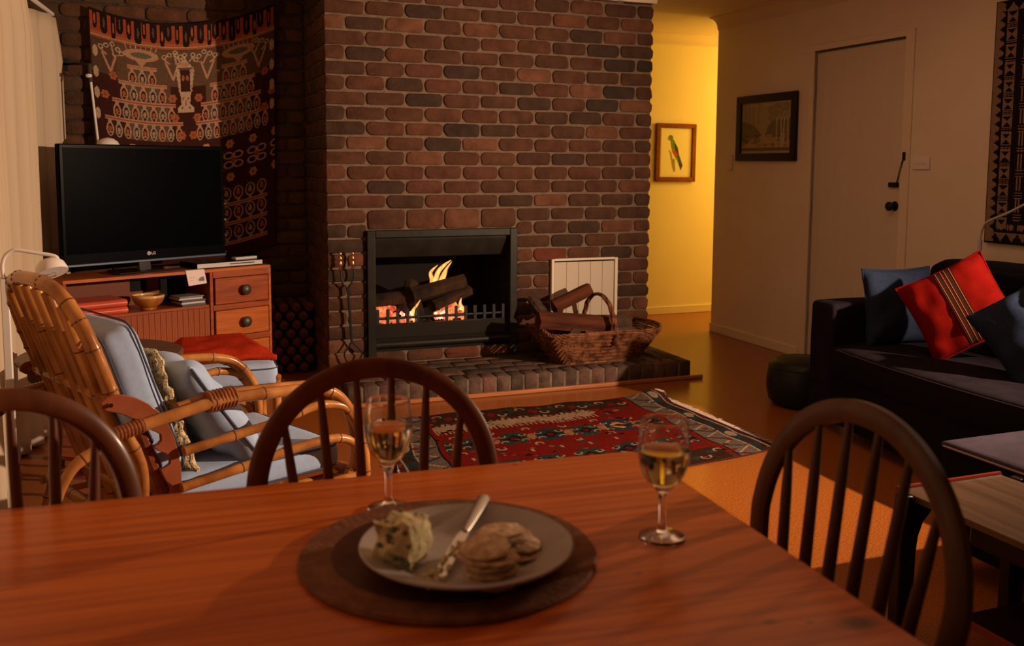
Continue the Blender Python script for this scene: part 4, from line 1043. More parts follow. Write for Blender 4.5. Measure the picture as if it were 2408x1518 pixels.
# ---- lamp on the wall bracket behind the TV
wl = empty('angled_lamp', (-.262, 5.93, 1.41), 0, 'cream angle lamp hanging against the brick left of the woven hanging', 'lamp')
def wch(mb, name, m, **k):
    o = mb.build(name, m, wl, **k); o.location = (.262, -5.93, -1.41); return o
wch(MB().tube([(-.272, 5.92, 1.75), (-.246, 5.90, 1.415)], .0065, 10), 'lower_arm', M_white)
wch(MB().tube([(-.276, 5.96, 1.85), (-.273, 5.92, 1.75)], .010, 10), 'joint', M_knob)
wch(MB().lathe([(.0001, .012), (.014, .009), (.018, 0), (.014, -.009), (.0001, -.012)], 16, (-.282, 5.93, 1.785)), 'counterweight', M_white)
wch(MB().lathe([(.066, 0), (.064, .012), (.052, .034), (.030, .050), (.0001, .056)], 28, (-.195, 5.90, 1.385)), 'lamp_shade', M_white, smooth=70)
wch(MB().tube(smoothpath([(-.276, 5.96, 1.85), (-.34, 6.06, 1.862), (-.44, YB-.02, 1.868)], 6), .007, 8), 'upper_arm', M_iron)
wch(MB().box(-.46, -.40, YB-.045, YB-.018, 1.83, 1.90), 'bracket', M_iron, bevel=.003)

# ================================================================== LEFT FLOOR LAMP
fl = empty('floor_lamp', (-.432, 3.4, 0), 0, 'white floor lamp with bent arm and small dome shade behind the cane armchair', 'floor lamp')
MB().box(-.012, .012, -.012, .012, .03, .935).build('post', M_white, fl, bevel=.003)
MB().box(.012, .017, -.006, .006, .868, .895).build('switch', M_white, fl, bevel=.001)
MB().lathe([(.0001, 0), (.085, 0), (.088, .012), (.080, .022), (.02, .03), (.0001, .03)], 32, (.045, 0, 0)).build('base', M_white, fl, smooth=60)
Q = lambda x, y: P(x, y, 1, 3.38)-Vector((-.432, 3.4, 0))
MB().tube([(0, 0, .93)]+smoothpath([Q(7, 648), Q(5, 625), Q(11, 603), Q(28, 589), Q(45, 588), Q(90, 595), Q(122, 600), Q(134, 606), Q(136, 618), Q(130, 634)], 6), .0062, 12).build('arm', M_white, fl, smooth=70)
c = Q(123, 642); sh = MB().lathe([(.050, 0), (.0495, .010), (.044, .029), (.031, .043), (.013, .050), (.0001, .051)], 32)
sho = sh.build('lamp_shade', M_white, fl, smooth=70); sho.location = c; sho.rotation_euler = (-.42, -.30, 0)
s2 = MB().lathe([(.0488, .0005), (.048, .010), (.042, .028), (.029, .041), (.0001, .047)], 32); s2.build('shade_lining', M_whitedk, sho, smooth=70)
MB().tube([(-.007, 0, .035), (-.009, -.004, -.012)], .002, 8).tube([(.010, 0, .035), (.009, -.004, -.012)], .002, 8).tube([(-.009, -.004, -.012), (.009, -.004, -.012)], .002, 8).build('bulb_guard', M_chrome, sho)
# right floor lamp (arm only visible behind the sofa)
fr = empty('floor_lamp', (3.985, 3.68, 0), 0, 'pale metal floor lamp behind the sofa with its arm bending out of the picture', 'floor lamp')
MB().tube([(0, 0, .02), (0, 0, .93)], .011, 12).build('post', M_silver, fr)
qa = [(0, 0, .92), (0, -.006, .97), (-.005, -.03, 1.012), (-.02, -.09, 1.040), (-.05, -.22, 1.085), (-.09, -.42, 1.17), (-.10, -.50, 1.20), (-.105, -.54, 1.19), (-.105, -.55, 1.15)]
MB().tube(smoothpath(qa, 6), .0062, 12).build('arm', M_silver, fr)
MB().lathe([(.0001, 0), (.10, 0), (.102, .012), (.02, .024), (.0001, .024)], 32).build('base', M_silver, fr)
so_ = MB().lathe([(.052, 0), (.050, .010), (.042, .030), (.022, .045), (.0001, .048)], 28).build('lamp_shade', M_silver, fr, smooth=70); so_.location = (-.105, -.55, 1.115)

# ================================================================== DINING TABLE
TR = math.radians(-3.6)        # the table is turned a little against the room
tab = empty('dining_table', (.877, 1.592, 0), TR, 'long orange pine dining table in the foreground', 'table')
KN = []
def TL(x, y):   # world -> table local
    d = Vector((x-.877, y-1.592)); c, s = math.cos(-TR), math.sin(-TR); return (d.x*c-d.y*s, d.x*s+d.y*c)
for (x, y, r, k) in ((.789, .877, .026, .85), (.690, .917, .011, .7), (.606, 1.095, .006, .7), (.618, 1.590, .007, .7), (.735, .90, .006, .6), (.50, .80, .006, .5)):
    a, b = TL(x, y); KN.append((a, b, r, k))
knots()
LT, DT = 1.48, .86; tt = MB(); R = .028; out = []
for cx, cy, q in ((-R, -R, 0), (-LT+R, -R, 1), (-LT+R, -DT+R, 2), (-R, -DT+R, 3)):
    for k in range(6): a = q*PI/2+k*PI/10; out.append((cx+R*math.cos(a), cy+R*math.sin(a)))
tt.prism(out, lambda a, b, z: (a, b, z), .718, .750)
tt.build('tabletop', M_pine, tab, smooth=30, bevel=.004, seg=3)
MB().box(-LT+.07, -.07, -.095, -.075, .62, .718).build('apron', M_pine, tab); MB().box(-LT+.07, -.07, -DT+.075, -DT+.095, .62, .718).build('apron', M_pine, tab)
MB().box(-.095, -.075, -DT+.095, -.095, .62, .718).build('apron', M_pine, tab); MB().box(-LT+.075, -LT+.095, -DT+.095, -.095, .62, .718).build('apron', M_pine, tab)
for x in (-.11, -LT+.11):
    for y in (-.11, -DT+.11): MB().lathe([(.022, 0), (.026, .10), (.034, .30), (.028, .34), (.036, .38), (.030, .42), (.034, .62), (.034, .716)], 20, (x, y, 0)).build('leg', M_pine, tab)

# ---- placemat, plate, food
TZ = .7505
mt = empty('placemat', (.382, 1.238, TZ), .2, 'round brown cork placemat under the plate', 'placemat')
MB().lathe([(.0001, 0), (.207, 0), (.209, .004), (.206, .0085), (.165, .0088), (.0001, .0085)], 72).build('mat', M_matwood, mt, smooth=40)
MB().lathe([(.0001, .0086), (.163, .0090), (.160, .0100), (.0001, .0100)], 64).build('shaded_centre', M_matin, mt, smooth=40)  # dark disc paints the plate's shadow onto the mat
PZ = TZ+.0105; pc = (.393, 1.190)
pt = empty('plate', (pc[0], pc[1], PZ), 0, 'grey stoneware dinner plate holding cheese and crackers', 'plate')
MB().lathe([(.0001, 0), (.078, 0), (.084, .004), (.100, .010), (.132, .019), (.1440, .0245), (.1455, .0270), (.1440, .0285), (.130, .0235), (.104, .0160), (.094, .0095), (.084, .0065), (.0001, .0055)], 96).build('dish', M_plate, pt, smooth=60)
ci = PZ+.0065
def rough(o, amp, sc, seed=0):
    for v in o.data.vertices:
        n_ = v.co.normalized() if v.co.length > 1e-6 else Vector((0, 0, 1)); v.co += Vector(noise.noise_vector(v.co*sc+Vector((seed, 0, 0))))*amp+Vector(noise.noise_vector(v.co*sc*3+Vector((seed, 5, 0))))*amp*.45
cz = empty('cheese_wedge', (.306, 1.196, ci), math.radians(-42), 'wedge of crumbly blue cheese at the left of the plate', 'cheese')
bm = bmesh.new(); bmesh.ops.create_cube(bm, size=1)
bmesh.ops.subdivide_edges(bm, edges=bm.edges[:], cuts=15, use_grid_fill=True)
cm = MB(); vs = []
for v in bm.verts:
    x, y, z = v.co; t = y+.5; hh = .068*(1-.12*t)
    wx = .0265*(1-.15*t)
    vs.append(Vector((x*2*wx+.004*z, (y)*.062+.004*z*x, (z+.5)*hh)))
bm.verts.index_update(); cm.add(vs, [[v.index for v in f.verts] for f in bm.faces]); bm.free()
co = cm.build('paste', M_cheese, cz, smooth=50)
for v in co.data.vertices:
    q = Vector(v.co); v.co += Vector(noise.noise_vector(q*30))*.0085+Vector(noise.noise_vector(q*90))*.0040
    if v.co.z < .001: v.co.z = 0
mv = MB(); rd = random.Random(9)
for _ in range(46):
    x = rd.uniform(-.024, .024); zq = rd.uniform(.006, .064); f = rd.choice((0, 0, 1, 2)); hh = .068
    p = (x, -.0315, zq) if f == 0 else ((.0262, rd.uniform(-.029, .026), zq) if f == 1 else (x, rd.uniform(-.026, .026), .063))
    s = rd.uniform(.0015, .0042)
    mv.add([Vector(p)+Vector((math.cos(a)*math.sin(b)*s*1.3, math.sin(a)*math.sin(b)*s, math.cos(b)*s)) for a in [k*PI/3 for k in range(6)] for b in (.5, 1.57, 2.6)],
           [(a*3+b, a*3+b+1, ((a+1) % 6)*3+b+1, ((a+1) % 6)*3+b) for a in range(6) for b in range(2)]+[tuple(a*3 for a in range(6)), tuple(a*3+2 for a in range(6))])
mo = mv.build('mould_veins', M_mould, cz); mo['kind'] = 'stuff'
cr2 = MB()
for _ in range(26):
    p = Vector((rd.uniform(.305, .352), rd.uniform(1.105, 1.150), ci+.003)); s = rd.uniform(.002, .0055)
    cr2.add([p+Vector((math.cos(a)*math.sin(b)*s, math.sin(a)*math.sin(b)*s, math.cos(b)*s*.8)) for a in [k*PI/3 for k in range(6)] for b in (.5, 1.57, 2.6)],
           [(a*3+b, a*3+b+1, ((a+1) % 6)*3+b+1, ((a+1) % 6)*3+b) for a in range(6) for b in range(2)]+[tuple(a*3 for a in range(6)), tuple(a*3+2 for a in range(6))])
o = cr2.build('cheese_crumbs', M_cheese, None); tag(o, 'loose crumbs of blue cheese between the wedge and the knife', 'crumbs', kind='stuff')
# knife: handle on the far rim, blade tip smeared with cheese in the well
ka = Vector((.466, 1.325, PZ+.036)); kb = Vector((.336, 1.128, ci+.0045)); kd = kb-ka; kl = kd.length
kf = empty('cheese_knife', ka, 0, 'steel table knife resting on the plate between cheese and crackers', 'knife'); kf.rotation_mode = 'QUATERNION'; kf.rotation_quaternion = kd.to_track_quat('X', 'Z')
hp_ = [(0, .0085, .0040), (.008, .0100, .0045), (.05, .0088, .0042), (.10, .0062, .0036), (.112, .0050, .0034)]
hm = MB(); vs = []
for (x, a, b) in hp_:
    for k in range(14): t = 2*PI*k/14; vs.append((x, a*math.cos(t), b*math.sin(t)))
hm.add(vs, [(i*14+k, i*14+(k+1) % 14, (i+1)*14+(k+1) % 14, (i+1)*14+k) for i in range(4) for k in range(14)]+[tuple(range(14))[::-1], tuple(56+k for k in range(14))])
hm.build('handle', mat('brushed_steel', (.52, .50, .48), .3, metal=1), kf, smooth=60)
MB().prism([(.110, -.005), (.125, -.009), (.21, -.010), (kl-.002, -.001), (kl-.006, .007), (.12, .007), (.110, .005)], lambda a, b, d: (a, b, d), -.0008, .0008).build('blade', M_chrome, kf, smooth=0)
sm = MB()
for k in range(16):
    p = Vector((rd.uniform(.145, kl-.006), rd.uniform(-.008, .006), .002)); s = rd.uniform(.002, .005)
    sm.add([p+Vector((math.cos(a)*math.sin(b)*s*1.6, math.sin(a)*math.sin(b)*s, math.cos(b)*s*.7)) for a in [q*PI/3 for q in range(6)] for b in (.5, 1.57, 2.6)],
           [(a*3+b, a*3+b+1, ((a+1) % 6)*3+b+1, ((a+1) % 6)*3+b) for a in range(6) for b in range(2)]+[tuple(a*3 for a in range(6)), tuple(a*3+2 for a in range(6))])
sm.build('cheese_smear', M_cheese, kf)
# crackers
def cracker_mesh(seed):
    rd = random.Random(seed); n = 26; vs = []
    rs = [.0325*(1+.035*math.sin(k*2.1+seed)+rd.uniform(-.03, .03)) for k in range(n)]
    for z, s in ((0, .95), (.0007, 1), (.0024, 1), (.0031, .95)):
        for k in range(n): a = 2*PI*k/n; vs.append((rs[k]*s*math.cos(a), rs[k]*s*math.sin(a), z+rd.uniform(-.0004, .0004)))
    vs += [(0, 0, 0), (0, 0, .0046)]
    fs = [(i*n+k, i*n+(k+1) % n, (i+1)*n+(k+1) % n, (i+1)*n+k) for i in range(3) for k in range(n)]+[((k+1) % n, k, 4*n) for k in range(n)]+[(3*n+k, 3*n+(k+1) % n, 4*n+1) for k in range(n)]
    return MB().add(vs, fs)
cms = [cracker_mesh(i).build('cracker', M_cracker, None, smooth=50) for i in range(3)]
cdat = [c.data for c in cms]
for c in cms: bpy.data.objects.remove(c)
CRL = 'crackers on the grey plate'
n1 = 8
words1 = ['bottom cracker of the near stack, nearest the plate rim', 'second cracker from the bottom of the near stack', 'third cracker up in the near stack', 'fourth cracker up in the near stack',
          'fifth cracker up in the near stack', 'third cracker from the top of the near stack', 'second cracker from the top of the near stack', 'top cracker of the near stack, slid to the left']
for i in range(n1):
    o = bpy.data.objects.new('cracker', cdat[i % 3]); COL.objects.link(o)
    o.location = (.400+(.0035 if i % 2 else -.003)+random.uniform(-.002, .002)-(.006 if i > 5 else 0), 1.106+i*.0012+(.006 if i > 5 else 0), ci+.001+i*.0054); o.rotation_euler = ((.055, -.035, .06, -.02, .05, -.03, .16, .10)[i], (.05, -.05, .03, -.06, .05, -.02, .08, -.10)[i], i*.9)
    tag(o, words1[i], 'cracker', CRL)
pos2 = [((1218, 1297), .7725, .05, .02, 'lowest cracker of the far fanned group, at its right'), ((1217, 1277), .7800, .07, -.02, 'second lowest cracker of the far fanned group'),
        ((1196, 1262), .7880, .03, .04, 'second highest cracker of the far fanned group'), ((1178, 1250), .7950, .07, -.02, 'top cracker of the far fanned group, at its left')]
for i, (q, z, rx, ry, l) in enumerate(pos2):
    o = bpy.data.objects.new('cracker', cdat[(i+1) % 3]); COL.objects.link(o); o.location = P(q[0], q[1], 2, z); o.rotation_euler = (rx, ry, i*1.3); tag(o, l, 'cracker', CRL)

# ---- wine glasses
def glass(loc, lv, label):
    g = empty('wine_glass', loc, 0, label, 'wine glass', 'glasses of white wine on the table')
    outer = [(.0001, 0), (.0325, 0), (.0345, .0020), (.0330, .0048), (.021, .0072), (.0105, .0100), (.0068, .016), (.0056, .030), (.0058, .056), (.0075, .068), (.0130, .0765), (.0240, .0880), (.0325, .103), (.0372, .120), (.0383, .135), (.0370, .155)]
    inner = [(.0338, .1797), (.0363, .155), (.0376, .135), (.0365, .120), (.0318, .1033), (.0232, .0890), (.0122, .0785), (.0001, .0748)]
    fine = lambda pr_: [(p.x, p.z) for p in smoothpath([(r, 0, z) for r, z in pr_], 5)]
    prof_g = outer[:3]+fine(outer[3:]+[(.0345, .1788)])+[(.03447, .1795), (.0343, .1799), (.0340, .1799), (.03385, .1795)]+fine([(.0338, .1788)]+inner[1:])
    MB().lathe(prof_g, 64).build('glass', M_glass, g, smooth=180)
    prof = [(.0001, .0748)]; 
    for (r, z) in inner[::-1][1:]:
        if z < lv: prof.append((r+.00015, z))
    def rad(z):
        pts = inner[::-1]
        for (ra, za), (rb, zb) in zip(pts, pts[1:]):
            if za <= z <= zb: return ra+(rb-ra)*(z-za)/(zb-za)
    prof += [(rad(lv)+.00015, lv), (rad(lv)-.002, lv-.0004), (.0001, lv-.0004)]
    MB().lathe(prof, 56).build('wine', M_wine, g, smooth=50)
glass((.347, 1.447, TZ), .1345, 'wine glass standing farther off behind the cheese, left of the other')
glass((.698, 1.191, TZ), .1345, 'wine glass standing by itself near the right edge of the table')

# ================================================================== HOOP BACK DINING CHAIRS
def windsor(name, loc, rz, m, label):
    t = empty(name, loc, rz, label, 'chair', 'hoop back dining chairs round the table')
    seat = MB(); out = []
    for k in range(32):
        a = 2*PI*k/32; c_, s_ = math.cos(a), math.sin(a); out.append((math.copysign(abs(c_)**.7, c_)*.215*(1-.06*s_), math.copysign(abs(s_)**.75, s_)*.205))
    seat.prism(out, lambda a, b, z: (a, b, z), .415, .448); seat.build('seat', m, t, smooth=35, bevel=.008, seg=3)
    def hp(x, z): return Vector((x, .165+(z-.44)*.13, z))
    pts = [hp(-.165, .43), hp(-.185, .52), hp(-.207, .62)]
    for k in range(25):
        a = PI-k*PI/24; pts.append(hp(.218*math.cos(a)*(1 if abs(math.cos(a)) < 2 else 1), .695+.226*math.sin(a)**.95 if math.sin(a) > 0 else .695))
    pts += [hp(.207, .62), hp(.185, .52), hp(.165, .43)]
    n_ = Vector((0, 1, -.0)).normalized(); n_ = Vector((0, 1, -.13)).normalized()
    a_, b_ = .0185, .0120
    prof = [(a_*x, b_*y) for x, y in ((1, -.5), (1, .5), (.6, 1), (-.6, 1), (-1, .5), (-1, -.5), (-.6, -1), (.6, -1))]
    MB().sweep(smoothpath(pts, 3), prof, n_).build('back_hoop', m, t, smooth=50)
    for k in range(6):
        u = (k-2.5)/2.5; xb = u*.118; xt = u*.166; zt_ = .695+.226*math.sqrt(max(0, 1-(xt/.218)**2))-.010
        p0 = hp(xb, .44); p1 = hp(xt, zt_); p0.y -= .004
        mid = p0.lerp(p1, .45)
        MB().tube([p0, p0.lerp(p1, .2), mid, p0.lerp(p1, .8), p1], [.0072, .0088, .0105, .0090, .0062], 10).build('spindle', m, t)
    for sx in (-1, 1):
        for sy in (-1, 1):
            a = Vector((sx*.135, sy*.125, .42)); b = Vector((sx*.195, sy*.185+(.02 if sy > 0 else 0), 0))
            MB().tube([a, a.lerp(b, .25), a.lerp(b, .55), a.lerp(b, .8), b], [.014, .017, .021, .016, .011], 12).build('leg', m, t)
        MB().tube([(sx*.162, -.150, .24), (sx*.164, 0, .245), (sx*.162, .155, .24)], [.009, .013, .009], 10).build('stretcher', m, t)
    MB().tube([(-.162, 0, .245), (0, 0, .245), (.162, 0, .245)], [.009, .013, .009], 10).build('stretcher', m, t)
    return t
windsor('dining_chair', (.375, 1.500, 0), math.radians(-3), M_chair, 'dark red hoop back chair at the middle of the far side of the table')
windsor('dining_chair', (-.145, 1.480, 0), math.radians(27), M_chair, 'dark red hoop back chair at the left end of the far side of the table')
windsor('dining_chair', (.795, 1.140, 0), math.radians(-90), M_chair2, 'brown hoop back chair at the right end of the table')

# ================================================================== CANE ARMCHAIR
RA = math.radians(24); ac = empty('cane_armchair', (.44, 3.15, 0), RA, 'bamboo cane reclining armchair with slate blue cushions facing the fire', 'armchair')
nodes = MB()
def cane(pts, r, name='cane', m=M_cane, nn=3, parent=ac, sm=6, seed=0):
    pp = smoothpath(pts, sm) if len(pts) > 2 else [Vector(pts[0]).lerp(Vector(pts[1]), k/6) for k in range(7)]
    n = len(pp); rs = [r]*n
    for q in range(nn):
        i = int((q+.6+.25*math.sin(seed+q*2))*n/nn)
        if 1 <= i < n-1:
            rs[i] = r*1.10; d = (pp[i+1]-pp[i-1]).normalized(); nodes.tube([pp[i]-d*.0018, pp[i]+d*.0018], r*1.125, 10)
    return MB().tube(pp, rs, 10).build(name, m, parent)
def wrap(p0, p1, r, name='binding', turns=9):
    p0, p1 = Vector(p0), Vector(p1); n = turns*4; pp = [p0.lerp(p1, k/n) for k in range(n+1)]; rs = [r*(1+.10*abs(math.sin(k*PI/4))) for k in range(n+1)]
    return MB().tube(pp, rs, 12).build(name, M_wrap, ac, smooth=25)
arm = [(-.72, .612), (-.64, .624), (-.544, .637), (-.43, .650), (-.275, .645), (-.124, .630), (-.041, .592), (.021, .495), (.047, .405), (.050, .30), (.040, .12), (.01, .012)]
bar1 = [(-.545, .530), (-.373, .546), (-.265, .556), (-.149, .578), (-.09, .578), (-.03, .560), (.012, .51)]
bar2 = [(-.555, .432), (-.376, .447), (-.181, .468), (-.061, .468), (.0, .445), (.03, .40)]
recl = lambda z: -.62-(z-.44)*.335
for s in (-1, 1):      # -1 near side, +1 far side
    y = .318*s
    cane([(a, y, z) for a, z in arm], .0165, 'arm', nn=7)
    cane([(a, y-.031*s, z+.006) for a, z in arm[2:8]]+[(.03, y-.028*s, .38), (.0, y-.025*s, .33)], .0145, 'arm', nn=4, seed=1)
    cane([(a, y+.002*s, z) for a, z in bar1], .0135, 'side_bar', nn=4); cane([(a, y+.002*s, z) for a, z in bar2], .0135, 'side_bar', nn=4, seed=2)
    wrap((-.47, y-.014*s, .648), (-.385, y-.014*s, .652), .0285, turns=8); wrap((-.73, y, .611), (-.655, y, .622), .0185, turns=8)
    wrap((.046, y-.02*s, .29), (.047, y-.02*s, .335), .0255, turns=5)
    cane([(-.70, y-.012*s, .62), (-.655, y-.012*s, .50), (-.665, y-.012*s, .35), (-.70, y-.012*s, .2), (-.715, y-.012*s, .012)], .0165, 'rear_leg', nn=4)
    cane([(-.73, y, .60), (-.84, y, .54), (-.89, y, .40), (-.84, y, .25), (-.74, y, .14), (-.60, y, .10)], .0145, 'rear_loop', nn=4)
    cane([(-.70, y, .335), (.03, y, .330)], .0165, 'seat_rail', nn=4)
    # notched side plate
    plate = [(-.752, .682), (-.752, .698), (-.738, .708), (-.716, .711), (-.690, .706), (-.660, .693), (-.630, .673), (-.603, .648), (-.580, .615), (-.563, .570), (-.552, .525), (-.546, .480), (-.546, .425), (-.552, .375), (-.562, .330),
             (-.600, .330), (-.597, .385), (-.586, .405), (-.577, .422), (-.577, .442), (-.588, .452), (-.598, .472), (-.604, .490), (-.590, .493), (-.577, .500), (-.575, .516), (-.588, .530), (-.606, .540), (-.622, .556), (-.608, .560), (-.599, .568), (-.600, .584), (-.614, .594), (-.630, .604), (-.640, .628), (-.672, .640), (-.705, .660), (-.738, .672)]
    MB().prism(plate, lambda a, b, d: (a, d, b), y-.026*s, y-.012*s).build('side_plate', M_ply, ac, smooth=30, bevel=.002)
    MB().tube([(-.732, y-.040*s, .688), (-.732, y-.002*s, .688)], .006, 10).build('pivot_bolt', M_chrome, ac)
    pp = [Vector((-.650, y-.052*s, .622)).lerp(Vector((-.560, y-.052*s, .335)), k/60) for k in range(61)]
    MB().tube(pp, [.019+.0016*abs(math.sin(k*1.3))+(.006*(k % 15)/15) for k in range(61)], 12).build('wrapped_upright', M_wrap, ac, smooth=25)
for x, z in ((.035, .330), (-.68, .335), (-.34, .315), (-.70, .14), (.012, .14)):
    cane([(x, -.318, z), (x, .318, z)], .0155, 'cross_rail', nn=4)
wrap((.035, -.29, .330), (.035, -.20, .330), .0185, turns=9)
for k in range(5): cane([(-.66, -.22+k*.11, .318), (.02, -.22+k*.11, .318)], .010, 'seat_slat', nn=2)
# reclined back: arched rail and cane slats
rail = []
for k in range(41):
    a = PI*(1-k/40); c_, s_ = math.cos(a), math.sin(a); yy = -.262*math.copysign(abs(c_)**.62, c_); zz = .80+.188*abs(s_)**.9
    rail.append((recl(zz), yy, zz))
side = lambda y_: [(recl(z), y_, z) for z in (.675, .70, .74)]
cane(side(.262)+rail[::-1][::-1][::4][::-1][::-1] if False else side(.262)+rail[::4]+side(-.262)[::-1], .0195, 'back_frame', nn=12, sm=5)
for k in range(6):
    yy = (k-2.5)*.076; zt = .80+.188*(1-(abs(yy)/.262)**3.2)**.3-.02
    if k in (0, 5): zt -= .01
    cane([(recl(.22)-.008, yy, .22), (recl(zt)-.010, yy, zt)], .0162, 'back_slat', nn=3, seed=k*2.3)
cane([(recl(.40)-.018, -.21, .40), (recl(.40)-.018, .21, .40)], .012, 'back_rail', nn=3); cane([(recl(.26)-.018, -.21, .26), (recl(.26)-.018, .21, .26)], .012, 'back_rail', nn=3); cane([(recl(.69)-.012, -.27, .69), (recl(.69)-.012, .27, .69)], .012, 'back_rail', nn=3)
o = nodes.build('cane_joints', M_node, ac); o['kind'] = 'stuff'
def Mrot(c, ax, ang): return Matrix.Translation(c) @ Matrix.Rotation(ang, 4, ax)
def AW(a, y, z):
    c_, s_ = math.cos(RA), math.sin(RA); return Vector((.44+a*c_-y*s_, 3.15+a*s_+y*c_, z))
def piping_rect(w_, d_, r, M, rad=.0030):
    pts = []
    for cx, cy, q in ((1, 1, 0), (-1, 1, 1), (-1, -1, 2), (1, -1, 3)):
        for k in range(6): a = q*PI/2+k*PI/10; pts.append(M @ Vector((cx*(w_/2-r)+r*math.cos(a), cy*(d_/2-r)+r*math.sin(a), 0)))
    return MB().tube(pts+[pts[0]], rad, 8, False)
# seat cushion
sc_ = empty('seat_cushion', AW(-.275, 0, .345), RA, 'slate blue box cushion on the seat of the cane armchair', 'cushion', 'slate blue chair cushions')
MB().rbox(.555, .515, .092, .030, 10, .014, c=(0, 0, .046), wob=.003).build('cushion', M_blue, sc_, smooth=60)
for z in (.016, .080): piping_rect(.557, .517, .045, Matrix.Translation((0, 0, z))).build('piping', M_bluedk, sc_)
# back cushion, leaning with the back
bcu = empty('back_cushion', AW(recl(.65)+.075, 0, .655), RA, 'slate blue box cushion leaning against the cane chair back', 'cushion', 'slate blue chair cushions')
lean = math.atan(.335); MBk = Matrix.Rotation(PI/2-lean*0, 4, 'Y')
Mb = Matrix.Rotation(-lean, 4, 'Y') @ Matrix.Rotation(PI/2, 4, 'Y')
MB().rbox(.45, .50, .110, .040, 10, .030, M=Mb, wob=.010).build('cushion', M_blue, bcu, smooth=60)
for z in (-.042, .042): piping_rect(.452, .502, .05, Mb @ Matrix.Translation((0, 0, z))).build('piping', M_bluedk, bcu)
# leopard print cushion squeezed between
lc = empty('patterned_cushion', AW(-.510, .0, .580), RA, 'yellow and black leopard print scatter cushion wedged behind the blue pillow', 'cushion')
Ml = Matrix.Rotation(-lean+.04, 4, 'Y') @ Matrix.Rotation(PI/2, 4, 'Z')
MB().pillow(.44, .42, .10, 20, Ml, .05, .012, 3).build('cushion', M_leopard, lc, smooth=180)
fr2 = MB(); pts = []
for k in range(121):
    t = k/120*4; q = int(t) % 4; u = (t-int(t))*2-1; e = .235; d = (1-.05*(1-u*u))
    x, z = ((u*e, -e*d*.93), (e*d, u*e*.93), (-u*e, e*d*.93), (-e*d, -u*e*.93))[q]
    pts.append(Ml @ Vector((x, .005*math.sin(k*1.9), z)))
fr2.tube(pts, [.008+.002*math.sin(k*1.1) for k in range(121)], 7, False).build('frill', M_leopard, lc)
bp = empty('scatter_pillow', AW(-.375, -.06, .575), RA, 'slate blue scatter pillow lying against the leopard print cushion', 'cushion')
Mp = Matrix.Rotation(-.62, 4, 'Y') @ Matrix.Rotation(PI/2, 4, 'Z')
MB().pillow(.42, .42, .13, 20, Mp, .08, .012, 8).build('cushion', M_blue, bp, smooth=180)
pts = []
for k in range(97):
    t = k/96*4; q = int(t) % 4; u = (t-int(t))*2-1; e1, e2 = .21, .20; d = (1-.08*(1-u*u))
    x, z = ((u*e1, -e2*d), (e1*d, u*e2), (-u*e1, e2*d), (-e1*d, -u*e2))[q]; pts.append(Mp @ Vector((x, 0, z)))
MB().tube(pts, .0035, 6, False).build('piping', M_bluedk, bp)

# ================================================================== FOOTSTOOL, THROW, ROUND TABLE
fs_ = empty('cane_footstool', (.295, 4.27, 0), 0, 'low cane footstool in front of the TV cabinet', 'footstool')
ac2 = ac; ac = fs_; nodes = MB()
for x in (-.19, .19):
    for y in (-.27, .27):
        cane([(x, y, .0), (x, y, .40)], .017, 'leg', nn=3, parent=fs_)
        MB().lathe([(.0001, .0), (.014, 0), (.019, .006), (.020, .018), (.014, .026), (.0001, .028)], 14, (x, y, .398)).build('finial', M_cane, fs_)
    cane([(x, -.27, .345), (x, .27, .345)], .015, 'rail', nn=4, parent=fs_); cane([(x, -.27, .12), (x, .27, .12)], .012, 'rail', nn=4, parent=fs_)
for y in (-.27, .27):
    cane([(-.19, y, .345), (.19, y, .345)], .015, 'rail', nn=4, parent=fs_); cane([(-.19, y, .12), (.19, y, .12)], .012, 'rail', nn=4, parent=fs_)
for k in range(5): cane([(-.19, -.18+k*.09, .352), (.19, -.18+k*.09, .352)], .008, 'slat', nn=2, parent=fs_)
o = nodes.build('cane_joints', M_node, fs_); o['kind'] = 'stuff'
fc = empty('seat_cushion', (.270, 4.225, .372), 0, 'slate blue box cushion on the footstool beneath the red throw', 'cushion', 'slate blue chair cushions')
MB().rbox(.44, .50, .098, .030, 10, .010, c=(0, 0, .049), wob=.003).build('cushion', M_blue, fc, smooth=60)
for z in (.018, .082): piping_rect(.442, .502, .045, Matrix.Translation((0, 0, z))).build('piping', M_bluedk, fc)
th = MB(); nx_, ny_ = 40, 34; vs = []
q = [(.055, 4.03), (.497, 4.075), (.415, 4.50), (.085, 4.46)]
for j in range(ny_+1):
    for i in range(nx_+1):
        u, v = i/nx_, j/ny_
        x = (1-v)*((1-u)*q[0][0]+u*q[1][0])+v*((1-u)*q[3][0]+u*q[2][0]); y = (1-v)*((1-u)*q[0][1]+u*q[1][1])+v*((1-u)*q[3][1]+u*q[2][1])
        z = .490+.030*min(1, min(u, 1-u)*8)*min(1, min(v, 1-v)*8)+.006*noise.noise(Vector((x*12, y*12, 0)))+.012*v
        vs.append((x, y, z))
th.add(vs, [(j*(nx_+1)+i, j*(nx_+1)+i+1, (j+1)*(nx_+1)+i+1, (j+1)*(nx_+1)+i) for j in range(ny_) for i in range(nx_)])
o = th.build('folded_throw', M_redcloth, None, smooth=180); so = o.modifiers.new('solid', 'SOLIDIFY'); so.thickness = .022; so.offset = -1
tag(o, 'folded rust red throw lying on the blue footstool cushion', 'throw')
rt_ = empty('round_table', (-.185, 4.02, 0), 0, 'low dark round side table behind the cane armchair', 'side table')
MB().lathe([(.0001, .535), (.296, .535), (.306, .541), (.306, .549), (.298, .556), (.0001, .556)], 64).build('tabletop', M_roundtop, rt_, smooth=40)
MB().lathe([(.255, .475), (.262, .475), (.262, .535), (.255, .535)], 48).build('apron', M_dkwood, rt_, smooth=40)
